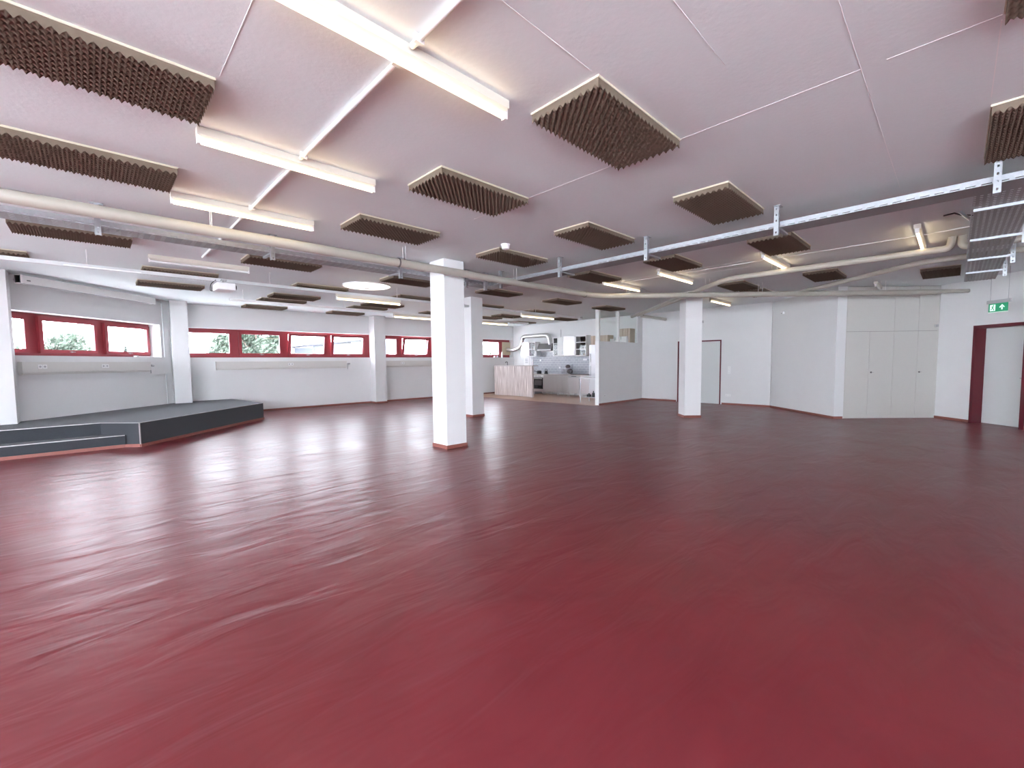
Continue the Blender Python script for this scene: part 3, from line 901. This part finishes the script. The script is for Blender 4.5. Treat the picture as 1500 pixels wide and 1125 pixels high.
# base cabinets, fronts at a=14.5
def base_unit(b0, b1, label, kind):
    c = ((b0 + b1) / 2)
    t = tag(empty('base_cabinet' if kind != 'oven' else 'oven', W(14.5, b1, 0), Q), label, 'cabinet' if kind != 'oven' else 'oven', 'stainless kitchen base units')
    w_ = b1 - b0
    # local: x depth (0 front .. 0.59), y from -w_ .. 0
    MB().box(0.02, 0.58, -w_ + .002, -.002, 0.14, 0.90).build('body', M['kfront'], t)
    for yy in (-w_ + .04, -.04):
        for xx in (0.06, 0.54): MB().cyl(xx, yy, 0, 0.14, 0.018, 10).build('leg', M['kfront'], t, True)
    g = 0.004
    if kind == 'oven':
        MB().box(0, 0.02, -w_ + g, -g, 0.78, 0.895).build('control_panel', M['paper'], t)
        for k in range(4): MB().tube([(0, -.14 - k * .1, .84), (-.025, -.14 - k * .1, .84)], 0.018, 12).build('knob', M['black'], t, True)
        MB().box(0, 0.02, -w_ + .04, -.04, 0.26, 0.77).build('oven_door', M['oven'], t)
        MB().box(-.002, 0, -w_ + .10, -.10, 0.42, 0.66).build('oven_window', M['ovenglass'], t)
        MB().box(-.035, -.018, -w_ + .06, -.06, 0.71, 0.745).build('handle', M['kfront'], t)
        MB().box(0, 0.02, -w_ + g, -g, 0.15, 0.25).build('drawer', M['kfront'], t)
    elif kind == 'drawer_door':
        d = MB().box(0, 0.02, -w_ + g, -g, 0.15, 0.74).build('door', M['kfront'], t)
        MB().box(-.03, -.015, -w_ + .08, -.08, 0.70, 0.715).box(-.03, 0, -w_ + .08, -w_ + .09, .70, .715).box(-.03, 0, -.09, -.08, .70, .715).build('handle', M['kfront'], d)
        d = MB().box(0, 0.02, -w_ + g, -g, 0.75, 0.895).build('drawer', M['kfront'], t)
        MB().box(-.03, -.015, -w_ + .08, -.08, 0.82, 0.835).box(-.03, 0, -w_ + .08, -w_ + .09, .82, .835).box(-.03, 0, -.09, -.08, .82, .835).build('handle', M['kfront'], d)
    elif kind == 'dish':
        MB().box(0, 0.02, -w_ + g, -g, 0.15, 0.80).build('door', M['kfront'], t)
        MB().box(0.004, 0.02, -w_ + g, -g, 0.805, 0.895).build('control_panel', M['grey'], t)
        MB().box(0.0, 0.004, -w_ + .18, -.18, 0.85, 0.875).build('display', M['black'], t)
    elif kind == 'doors':
        for (ya, yb) in ((-w_ + g, -w_ / 2 - g / 2), (-w_ / 2 + g / 2, -g)):
            d = MB().box(0, 0.02, ya, yb, 0.15, 0.895).build('door', M['kfront'], t)
            MB().box(-.03, -.018, ya + .04, yb - .04, 0.83, 0.842).build('handle', M['kfront'], d)
    return t
base_unit(12.92, 13.55, 'white fronted built-in oven with black glass door, left end of the kitchen row', 'oven')
base_unit(12.12, 12.915, 'shiny stainless base cabinet directly right of the oven', 'drawer_door')
base_unit(11.52, 12.115, 'stainless base cabinet with two narrow doors in the middle of the kitchen row', 'doors')
base_unit(10.90, 11.515, 'stainless dishwasher front with dark control strip right of the two-door cabinet', 'dish')
base_unit(10.36, 10.87, 'separate stainless cabinet at the right end of the kitchen row', 'drawer_door')
t = tag(empty('worktop', W(14.48, 10.34, 0.90), Q), 'grey worktop along the kitchen wall', 'worktop')
MB().box(0, 0.60, 0, 3.85, 0, 0.035).build('slab', M['worktop'], t, bevel=0.004)
t = tag(empty('base_cabinet', W(14.5, 14.2, 0), Q), 'plain cabinet end left of the oven behind the bar', 'cabinet', 'stainless kitchen base units')
MB().box(0.0, 0.58, -0.62, 0, 0.0, 0.90).build('body', M['kfront'], t)

# wall cupboards, fronts a=14.75
def wall_unit(b0, b1, z0, z1, label, kind):
    t = tag(empty('wall_cabinet', W(14.75, b1, z0), Q), label, 'cabinet', 'kitchen wall cupboards')
    w_ = b1 - b0; h = z1 - z0; e = 0.035
    m = MB(); m.box(0, .34, -w_, 0, 0, e); m.box(0, .34, -w_, 0, h - e, h); m.box(0, .34, -w_, -w_ + e, e, h - e); m.box(0, .34, -e, 0, e, h - e)
    m.build('body', M['paper'], t)
    MB().box(.30, .335, -w_ + e, -e, e, h - e).build('back_panel', M['cabin'], t)
    if kind == 'glass':
        n = max(1, round(h / .28))
        for k in range(1, n): MB().box(0.0, .29, -w_ + e, -e, h * k / n - .018, h * k / n + .018).build('shelf', M['paper'], t)
        MB().box(0.004, 0.010, -w_ + e, -e, e, h - e).build('glass_door', M['cabglass'], t)
        rnd = random.Random(int(b0 * 100))
        for k in range(n):
            y_ = -w_ + e + .06
            while y_ < -e - .05:
                r_ = rnd.uniform(.02, .035); hh = rnd.uniform(.05, .14)
                if k < n: MB().cyl(.15, y_, (e if k == 0 else h * k / n + .018), (e if k == 0 else h * k / n + .018) + hh, r_, 10).build('jar', rnd.choice([M['grey'], M['card'], M['paper'], M['steel']]), t, True)
                y_ += .11
    else:
        MB().box(-.018, 0, -w_ + .004, -.004, 0.004, h - .004).build('door', M['kfront' if kind == 'steel' else 'white'], t)
        MB().box(-.035, -.018, -w_ + .05, -w_ + .06, .06, .22).build('handle', M['steel'], t)
wall_unit(12.27, 12.56, 1.74, 2.56, 'narrow glass-fronted wall cupboard right of the cooker hood', 'glass')
wall_unit(11.96, 12.265, 1.74, 2.56, 'narrow closed white wall cupboard beside the narrow glass one', 'door')
wall_unit(11.31, 11.955, 1.74, 2.58, 'shiny stainless wall cupboard in the middle of the row', 'steel')
wall_unit(10.75, 11.305, 1.72, 2.58, 'glass-fronted wall cupboard with shelves at the right end of the row', 'glass')
wall_unit(14.05, 14.55, 1.76, 2.42, 'grey wall cupboard left of the cooker hood under the silver duct', 'steel')
wall_unit(13.64, 14.045, 1.74, 2.42, 'glass-fronted wall cupboard just left of the cooker hood', 'glass')

t = tag(empty('cooker_hood', W(14.72, 13.50, 2.0), Q), 'stainless cooker hood with dark underside over the oven', 'cooker hood')
m = MB(); m.add([(0, -.85, 0), (0, 0, 0), (.37, 0, 0), (.37, -.85, 0), (.0, -.85, .06), (.0, 0, .06), (.37, 0, .32), (.37, -.85, .32), (.12, -.85, .32), (.12, 0, .32)],
             [(0, 3, 2, 1), (0, 1, 5, 4), (4, 5, 9, 8), (8, 9, 6, 7), (2, 3, 7, 6), (0, 4, 8, 7, 3), (1, 2, 6, 9, 5)])
m.build('canopy', M['hood'], t)
MB().box(0.02, .35, -.83, -.02, -.01, 0.004).build('filter', M['cabin'], t)
MB().box(0.0, .3, 0.02, .12, -.24, -.02).build('side_box', M['grey'], t)
t = tag(empty('extractor_duct', (0, 0, 0), Q), 'silver extractor duct curving from the hood to the window', 'duct')
MB().tube(fillet([(14.85, 12.80, 2.30), (14.85, 12.88, 2.70), (14.80, 14.52, 2.70), (14.76, 14.56, 2.22), (14.76, 14.95, 2.08), (14.85, 15.60, 2.10)], .22, 8), 0.095, 16).build('duct_run', M['duct'], t, True)
MB().tube([(14.85, 12.80, 2.26), (14.85, 12.81, 2.33)], 0.09, 16).build('collar', M['steel'], t, True)

t = tag(empty('refrigerator', W(14.38, 10.33, 0), Q), 'tall stainless refrigerator behind the partition', 'refrigerator')
MB().box(0.03, .70, -.95, 0, 0.05, 2.15).build('body', M['steel'], t)
MB().box(0, .03, -.95, -.003, 0.08, 1.38).build('door', M['steel'], t)
MB().box(0, .03, -.95, -.003, 1.39, 2.15).build('door', M['steel'], t)
MB().box(-.035, -.015, -.08, -.06, 0.9, 1.30).build('handle', M['alu'], t)
MB().box(-.035, -.015, -.08, -.06, 1.46, 1.8).build('handle', M['alu'], t)
t = tag(empty('wooden_crate', W(14.45, 10.30, 2.15), Q), 'low slatted wooden crate on top of the refrigerator by the wall cupboards', 'crate')
for k in range(5): MB().box(0, .015, -.8, 0, .02 + k * .07, .08 + k * .07).build('slat', M['wood'], t)
MB().box(.015, .4, -.8, 0, 0, .36).build('body', M['card'], t)
# storage shelf behind the partition with boxes on it
t = tag(empty('storage_shelf', W(14.38, 9.36, 0), Q), 'white storage cupboard behind the partition carrying boxes', 'cupboard')
MB().box(0, .70, -.84, 0, 0, 2.15).build('body', M['white'], t)
t = tag(empty('wooden_crate', W(14.5, 9.18, 2.15), Q), 'tall brown wooden crate seen through the partition opening', 'crate')
MB().box(.02, .45, -.62, 0, 0, .56).build('body', M['card'], t)
for k in range(6): MB().box(0, .02, -.62 + k * .105, -.62 + k * .105 + .085, 0, .57).build('slat', M['wood'], t)
for i, (a, b0, b1, h, lb, mt) in enumerate([(14.40, 9.20, 9.36, .20, 'small white box at the left end behind the partition opening', 'paper'),
                                  (14.36, 8.98, 9.15, .24, 'second white box behind the partition opening', 'white'),
                                  (14.36, 8.62, 8.92, .27, 'larger white open box in front of the brown crate', 'paper'),
                                  ]):
    t = tag(empty('storage_box', W(a, b1, 2.15), Q), lb, 'box', 'boxes behind the partition')
    w_ = b1 - b0
    m = MB(); m.box(0, .12, -w_, -w_ + .01, 0, h); m.box(0, .12, -.01, 0, 0, h); m.box(0, .01, -w_, 0, 0, h * .55); m.box(.11, .12, -w_, 0, 0, h); m.box(0, .12, -w_, 0, 0, .01)
    m.build('carton', M[mt], t)

# steel work table near the partition
t = tag(empty('steel_table', W(12.55, 8.62, 0), Q), 'small stainless work table with lower shelf at the partition end', 'table')
MB().box(0, 0.62, 0, 0.85, 0.87, 0.905).build('tabletop', M['steel'], t, bevel=0.004)
MB().box(.03, 0.59, .03, .82, 0.20, 0.215).build('shelf', M['steel'], t)
for xx in (.04, .58):
    for yy in (.04, .81): MB().cyl(xx, yy, 0, 0.87, 0.017, 10).build('leg', M['steel'], t, True)
for i, (xx, yy, r_, h, lb) in enumerate([(.2, .35, .05, .22, 'tall dark bottle on the lower shelf of the steel table'), (.25, .58, .08, .12, 'low dark pot on the lower shelf of the steel table'), (.3, .2, .06, .10, 'small dark jar at the right on the steel table shelf')]):
    a, b = 12.55 + xx, 8.62 + yy
    tag(MB().cyl(0, 0, 0, h * .7, r_, 12).cyl(0, 0, h * .7, h, r_ * .45, 12).build('container', M['black'], loc=W(a, b, .215), smooth=True), lb, 'container')

# bar counter
t = tag(empty('bar_counter', W(13.0, 12.2, 0), Q), 'tall bar counter clad in vertical whitewashed boards', 'counter')
nb = 22
for k in range(nb):
    y0 = 2.34 * k / nb
    MB().box(0, 0.022 + 0.003 * (k % 3), y0 + .0015, 2.34 * (k + 1) / nb - .0015, 0.03, 1.31).build('board', M['bar'], t)
MB().box(0.025, 0.10, 0.0, 2.34, 0.03, 1.31).build('body', M['bar'], t)
MB().box(-0.02, 0.36, -0.02, 2.38, 1.31, 1.345).build('counter_top', M['worktop'], t)
for yy in (.1, 2.2): MB().cyl(.08, yy, 0, .03, .03, 10).build('foot', M['alu'], t, True)
t = tag(empty('menu_stand', W(13.15, 12.50, 1.345), Q), 'upright white card stand on the bar counter', 'sign')
MB().box(0, .012, 0, .32, 0, .36).build('card', M['paper'], t)
m = MB()
for k in range(5): m.box(-.002, 0, .08, .24, .10 + k * .04, .115 + k * .04)
m.build('print', M['ink'], t)
t = tag(empty('bottle', W(13.2, 12.36, 1.345), Q), 'slim white bottle right of the card stand on the bar', 'bottle')
MB().cyl(0, 0, 0, .25, .03, 12).cyl(0, 0, .25, .37, .012, 10).build('glass_body', M['paper'], t, True)
t = tag(empty('tap', W(13.3, 14.0, 1.345), Q), 'small dark tap at the left part of the bar counter', 'tap')
MB().tube(fillet([(0, 0, 0), (0, 0, .16), (-.1, 0, .16), (-.1, 0, .1)], .03), .014, 8).build('spout', M['black'], t, True)
for i, (a, r_, h, lb, mt) in enumerate([(14.4, .04, .22, 'pale bottle on the sill left of the silver duct', 'paper'), (13.9, .06, .06, 'small white bowl on the far window sill', 'paper'), (14.1, .05, .08, 'small dark pot on the far window sill', 'ink')]):
    tag(MB().cyl(0, 0, 0, h, r_, 12).cyl(0, 0, h, h * 1.25, r_ * .5, 12).build('jar', M[mt], loc=W(a, 15.53, WZ0), smooth=True), lb, 'jar')
t = tag(empty('plant_pot', W(8.08, 15.53, WZ0), Q), 'tiny dark pot with white flower on the sill right of the far pillar', 'plant')
MB().cyl(0, 0, 0, .07, .04, 12).build('pot', M['black'], t, True)
MB().ball(0, 0, .11, .045).build('flower', M['paper'], t, True)

# things on the worktop
t = tag(empty('saucepan', W(14.75, 13.40, 0.935), Q), 'dark pans standing on the hob above the oven', 'pan')
MB().cyl(0, 0, 0, .12, .11, 16).build('pan_body', M['black'], t, True)
MB().tube([(0, .1, .09), (-.05, .30, .15)], .012, 8).build('handle', M['black'], t, True)
MB().ball(0, 0, .125, .10, .35).build('lid', M['clamp'], t, True)
t = tag(empty('kettle', W(14.8, 13.02, 0.935), Q), 'small dark kettle beside the pans on the hob', 'kettle')
MB().cyl(0, 0, 0, .14, .09, 14, .06).build('kettle_body', M['black'], t, True)
MB().tube(fillet([(0, -.07, .1), (0, -.06, .22), (0, .06, .22), (0, .07, .1)], .04), .01, 8).build('handle', M['black'], t, True)
t = tag(empty('dish_rack', W(14.62, 11.46, 0.935), Q), 'wire rack heaped with dishes and bowls on the worktop', 'dish rack')
m = MB()
for k in range(9):
    yy = k * .075; m.tube(fillet([(0, yy, 0.02), (0, yy, .16), (.3, yy, .16), (.3, yy, .02)], .03), .006, 6)
m.tube([(0, 0, .02), (0, .6, .02)], .006, 6); m.tube([(.3, 0, .02), (.3, .6, .02)], .006, 6); m.tube([(0, 0, .16), (0, .6, .16)], .006, 6)
m.build('wire_frame', M['steel'], t, True)
MB().box(-.02, .32, -.02, .62, 0, .012).build('drip_tray', M['grey'], t)
for i, (xx, yy, r_, z) in enumerate([(.1, .12, .12, .05), (.2, .3, .15, .10), (.12, .48, .11, .06), (.16, .28, .10, .26)]):
    tag(MB().ball(0, 0, r_ * .7, r_ * 1.15, .8).build('bowl', M[['clamp', 'ink', 'ink', 'clamp'][i]], loc=W(14.62 + xx, 11.46 + yy, .935 + z), smooth=True),
        ['steel bowl at the right of the dish rack', 'big grey bowl in the middle of the dish rack', 'grey bowl at the left of the dish rack', 'dark bowl on top of the dish heap'][i], 'bowl', 'bowls in the dish rack')
t = tag(empty('faucet', W(15.0, 11.62, 0.935), Q), 'curved steel faucet behind the dish rack', 'faucet')
MB().tube(fillet([(0, 0, 0), (0, 0, .40), (-.16, 0, .40), (-.16, 0, .26)], .08), .012, 10).build('spout', M['steel'], t, True)
MB().cyl(0, 0, 0, .03, .03, 12).build('base', M['steel'], t, True)
t = tag(empty('vent_pipe', W(15.02, 12.32, 2.56), Q), 'thin grey rod rising above the wall cupboards', 'rod')
MB().cyl(0, 0, 0, .36, .012, 8).build('rod', M['grey'], t, True)

# ------------------------------------------------------------------ door in the back wall
def door_leaf(parent, y0, y1, z1, x, t_=0.045, m_='leaf_door'):
    return MB().box(x, x + t_, y0, y1, 0.008, z1).build('door_leaf', M[m_], parent)
t = struct(empty('door_1', (0, 0, 0), Q))
m = MB()
m.box(15.085, 15.28, 5.48, 5.52, 0, 2.17); m.box(15.085, 15.28, 6.94, 6.98, 0, 2.17); m.box(15.085, 15.28, 5.52, 6.94, 2.13, 2.17)
m.build('door_frame', M['darkred'], t)
l = door_leaf(t, 5.525, 6.40, 2.125, 15.12)
MB().box(15.075, 15.09, 6.24, 6.36, 1.03, 1.05).box(15.085, 15.12, 6.34, 6.36, 1.03, 1.05).build('handle', M['alu'], l)
door_leaf(t, 6.405, 6.935, 2.125, 15.22)
struct(MB().box(15.40, 15.44, 5.3, 7.1, 0, 2.3).build('wall_back_lobby', M['wall'], rotz=Q))

t = struct(empty('door_2', (0, 0, 0)))
m = MB()
m.box(10.335, 10.62, 9.915, 9.95, 0, 2.18); m.box(10.335, 10.62, 8.95, 8.985, 0, 2.18); m.box(10.335, 10.62, 8.985, 9.915, 2.145, 2.18)
m.box(10.33, 10.36, 8.90, 8.955, 0, 2.23); m.box(10.33, 10.352, 9.945, 9.975, 0, 2.21); m.box(10.33, 10.352, 8.955, 9.945, 2.175, 2.21)
m.build('door_frame', M['darkred'], t)
l = MB().box(10.555, 10.60, 8.99, 9.91, 0.008, 2.14).build('door_leaf', M['leaf_door'], t)
MB().box(10.50, 10.515, 9.04, 9.16, 1.04, 1.06).box(10.50, 10.555, 9.04, 9.06, 1.04, 1.06).build('handle', M['alu'], l)
MB().box(10.545, 10.555, 9.02, 9.08, 0.93, 1.16).build('handle_plate', M['alu'], l)

struct(MB().box(10.70, 10.76, 8.7, 10.2, -0.1, 2.4).build('wall_right_light_stop', M['wall']))  # unseen slab added behind the door to stop daylight leaking through

# light switches and sockets
def plate(name, label, a, b, z, n=1, horizontal=False):
    t = tag(empty(name, W(a, b, z), Q), label, 'wall socket' if 'socket' in name else 'light switch')
    for k in range(n):
        dy, dz = (-.085 * k, 0) if horizontal else (0, -.085 * k)
        MB().box(-.01, 0, dy - .04, dy + .04, dz - .04, dz + .04).build('plate', M['paper'], t)
        MB().box(-.013, -.01, dy - .025, dy + .025, dz - .025, dz + .025).build('rocker', M['white'], t)
plate('light_switch', 'stack of white light switches right of the back door', 15.1, 5.22, 1.24, 3)
plate('wall_socket', 'pair of low white sockets right of the back door', 15.1, 5.28, 0.32, 2, True)

# ------------------------------------------------------------------ built-in cupboards
t = tag(empty('built_in_cupboard', (8.08, 10.80, 0)), 'wall of flat warm grey cupboard doors in the right alcove', 'cupboard')
MB().box(0.0, 2.27, 0.024, 0.60, 0.09, 3.255).build('carcass', M['closetgap'], t)
MB().box(0.0, 2.27, 0.05, 0.12, 0.0, 0.09).build('plinth', M['closet'], t)
xs = [0.03, 0.60, 1.19, 1.775, 2.25]
for i in range(4):
    d = MB().box(xs[i] + .003, xs[i + 1] - .003, 0, 0.022, 0.09, 2.155).build('door', M['closet'], t)
    if i in (1, 3):
        MB().tube([(xs[i] + .06, 0, 1.15), (xs[i] + .06, -.02, 1.15)], 0.018, 12).build('lock', M['clamp'], d, True)
        MB().box(xs[i] + .055, xs[i] + .11, -.03, -.022, 1.145, 1.155).build('key', M['alu'], d)
for xa, xb in ((0.03, 1.19), (1.19, 1.775), (1.775, 2.25)):
    MB().box(xa + .003, xb - .003, 0, 0.022, 2.165, 3.245).build('door', M['closet'], t)
build_each(MB().box(0, .03, -.0, .03, 0.09, 3.255).box(2.25, 2.27, 0, .03, .09, 3.255), 'side_trim', M['closet'], t)

# ------------------------------------------------------------------ exit signs
def exit_sign(loc, rotz, label, L=0.34, H=0.165):
    t = tag(empty('exit_sign', loc, rotz), label, 'exit sign', 'green exit signs')
    # local x along the sign, -y faces the viewer
    MB().box(-L / 2 - .03, L / 2 + .05, -.02, .02, H, H + .07).build('housing', M['grey'], t, bevel=.006)
    MB().box(-L / 2, L / 2, -.006, .006, 0, H).build('panel', M['green'], t)
    MB().box(-L / 2 - .006, L / 2 + .006, -.004, .004, -.008, 0).build('edge', M['signwhite'], t)
    def P(pts, name='symbol', mt='signwhite'):
        m = MB(); n = len(pts)
        m.add([(x, -.0085, z) for x, z in pts] + [(x, -.006, z) for x, z in pts], [tuple(range(n)), tuple(range(n, 2 * n))[::-1]] + [(i, (i + 1) % n, n + (i + 1) % n, n + i) for i in range(n)])
        return m.build(name, M[mt], t)
    u = H
    x0 = -L / 2 + .03
    P([(x0, .02), (x0 + .095, .02), (x0 + .095, H - .02), (x0, H - .02)], 'doorway')
    # running figure in green on the white doorway
    m = MB()
    def bar(x1, z1, x2, z2, w_):
        d = Vector((x2 - x1, 0, z2 - z1)).normalized(); n = Vector((-d.z, 0, d.x)) * w_
        a = Vector((x1, -.0105, z1)); b = Vector((x2, -.0105, z2)); o = Vector((0, .002, 0))
        m.add([a - n, b - n, b + n, a + n, a - n + o, b - n + o, b + n + o, a + n + o], [(0, 1, 2, 3), (4, 7, 6, 5), (0, 4, 5, 1), (1, 5, 6, 2), (2, 6, 7, 3), (3, 7, 4, 0)])
    c = x0 + .05
    m.tube([(c + .012, -.0105, .128), (c + .012, -.0085, .128)], .011, 10)
    bar(c + .004, .112, c - .006, .075, .010); bar(c + .004, .108, c + .030, .090, .005); bar(c, .106, c - .028, .100, .005)
    bar(c - .004, .076, c + .022, .056, .006); bar(c + .022, .056, c + .016, .028, .006); bar(c - .006, .076, c - .018, .050, .006); bar(c - .018, .050, c - .042, .046, .006)
    m.build('running_figure', M['green'], t)
    c = L / 2 - .095
    P([(c - .012, .035), (c + .012, .035), (c + .012, .095), (c - .012, .095)], 'arrow_shaft')
    P([(c, H - .025), (c - .05, .082), (c - .032, .074), (c, .112)], 'arrow_head')
    P([(c, H - .025), (c, .112), (c + .032, .074), (c + .05, .082)], 'arrow_head')
    MB().tube([(-L / 2 + .02, 0, H + .07), (-L / 2 + .02, 0, CEIL - loc[2])], .004, 6).tube([(L / 2, 0, H + .07), (L / 2, 0, CEIL - loc[2])], .004, 6).build('hanging_rod', M['grey'], t)
exit_sign((9.5, 8.73, 2.395), -pi / 2, 'green exit sign with running figure and up arrow above the right door')
x, y, _ = W(12.95, 5.42)
exit_sign((x, y, 2.44), -Q, 'small green exit sign half hidden behind the third pillar', 0.30, 0.15)

# ------------------------------------------------------------------ detectors and small wall devices
def detector(a, b, label, r=.06):
    t = tag(empty('smoke_detector', W(a, b, CEIL)), label, 'smoke detector', 'smoke detectors')
    MB().cyl(0, 0, -.02, 0, r, 20).build('base', M['paper'], t, True)
    MB().cyl(0, 0, -.07, -.02, r * .75, 20, r * .9).build('head', M['paper'], t, True)
detector(4.52, 4.77, 'white smoke detector on the ceiling ahead of the nearest pillar', .07)
detector(14.15, 10.55, 'small smoke detector on the ceiling near the kitchen wall')
t = tag(empty('wall_sensor', (7.85, 12.93, 2.86)), 'small white sensor high on the back right wall', 'sensor')
MB().box(-.06, 0, -.05, .05, -.04, .04).build('body', M['paper'], t, bevel=.008)
MB().ball(-.06, 0, -.01, .02).build('lens', M['grey'], t, True)
t = tag(empty('wall_sensor', (10.27, 10.78, 2.28)), 'tiny sensor at the upper right of the cupboards', 'sensor')
MB().box(-.03, .03, -.03, 0.02, -.03, .03).build('body', M['grey'], t, bevel=.006)

# ------------------------------------------------------------------ outdoors
G = -4.0
struct(MB().box(-120, 120, -60, 160, G - 1, G).build('ground', M['ground']), 'ground outside far below the windows')
def tree(x, y, h, r, n, label, conifer=False):
    t = tag(empty('tree', (x, y, G)), label, 'tree', 'trees outside the windows')
    m = MB().tube([(0, 0, 0), (0.1, 0, h * .5), (0, .1, h * .85)], [r * .09, r * .06, r * .02], 8)
    for k in range(6):
        an = k * 1.05; m.tube([(0, 0, h * (.35 + .07 * k)), (cos(an) * r * .6, sin(an) * r * .6, h * (.5 + .07 * k))], [r * .03, r * .01], 6)
    m.build('trunk', M['bark'], t, True)
    rnd = random.Random(int(x * 10 + y)); c = MB()
    blobs = []
    if conifer:
        for k in range(n):
            z = rnd.uniform(.15, 1.0); rad = r * (1.02 - z) * rnd.uniform(.5, 1) ** .5; an = rnd.uniform(0, 2 * pi)
            blobs.append((cos(an) * rad, sin(an) * rad, z * h))
    else:
        cl = [(rnd.gauss(0, .42) * r, rnd.gauss(0, .42) * r, h * rnd.uniform(.5, .92)) for _ in range(26)]
        for k in range(n):
            q = rnd.choice(cl); d = Vector((rnd.gauss(0, 1), rnd.gauss(0, 1), rnd.gauss(0, 1))).normalized() * r * .3 * rnd.uniform(.6, 1)
            blobs.append((q[0] + d.x, q[1] + d.y, q[2] + d.z * .8))
    for (bx_, by_, bz_) in blobs:
        s_ = rnd.uniform(.10, .2) * (r / 3) ** .4
        a = Vector((rnd.gauss(0, 1), rnd.gauss(0, 1), rnd.gauss(0, 1))).normalized(); b = a.orthogonal().normalized()
        cc = a.cross(b); p = Vector((bx_, by_, bz_))
        c.add([p - b * s_, p - cc * s_ * .5, p + b * s_, p + cc * s_ * .5 + a * s_ * .2], [(0, 1, 2, 3)])
    o = link('foliage', c.mesh('foliage', M['conifer'] if conifer else M['leafm']), t)
    o['kind'] = 'stuff'
tree(-30, 27.5, 7.9, 2.2, 5000, 'leafy tree at the left of the leftmost window')
tree(-37, 36, 7.5, 2.6, 4000, 'lower leafy tree seen in the leftmost window, right part')
tree(-40.6, 44, 7.5, 1.1, 2500, 'small dark conifer seen in the window before the platform pillar', True)
tree(-26.6, 38.5, 8.0, 2.3, 4500, 'leafy tree in the first light of the long window strip')
tree(-15.3, 25.0, 9.3, 1.75, 16000, 'near leafy tree filling the second light of the long window strip')
tree(-34.7, 48, 7.4, 1.0, 2000, 'thin conifer left of the trees in the long window strip', True)
tree(-4, 60, 7.2, 3.5, 2500, 'distant tree low in the far window')

t = tag(empty('metal_building', (-11.8, 27.6, G), radians(3)), 'building with blue grey panel cladding and sloping roof edge outside', 'building')
HB = 6.68
MB().box(-2.6, 3.4, 0.05, 6, 0, 5.9).build('core', M['clad'], t)
x = -2.6
k = 0
while x < 3.3:
    zt = HB - 0.16 + 0.11 * (x + 2.6)
    MB().box(x + .015, x + 1.185, 0, 0.05, 0, zt).build('panel', M['clad'], t); x += 1.2; k += 1
MB().add([(-2.7, -.1, HB - .17), (3.5, -.1, HB + .50), (3.5, 6, HB + .50), (-2.7, 6, HB - .17), (-2.7, -.1, HB - .05), (3.5, -.1, HB + .62), (3.5, 6, HB + .62), (-2.7, 6, HB - .05)],
         [(0, 3, 2, 1), (4, 5, 6, 7), (0, 1, 5, 4), (1, 2, 6, 5), (2, 3, 7, 6), (3, 0, 4, 7)]).build('roof', M['cladroof'], t)
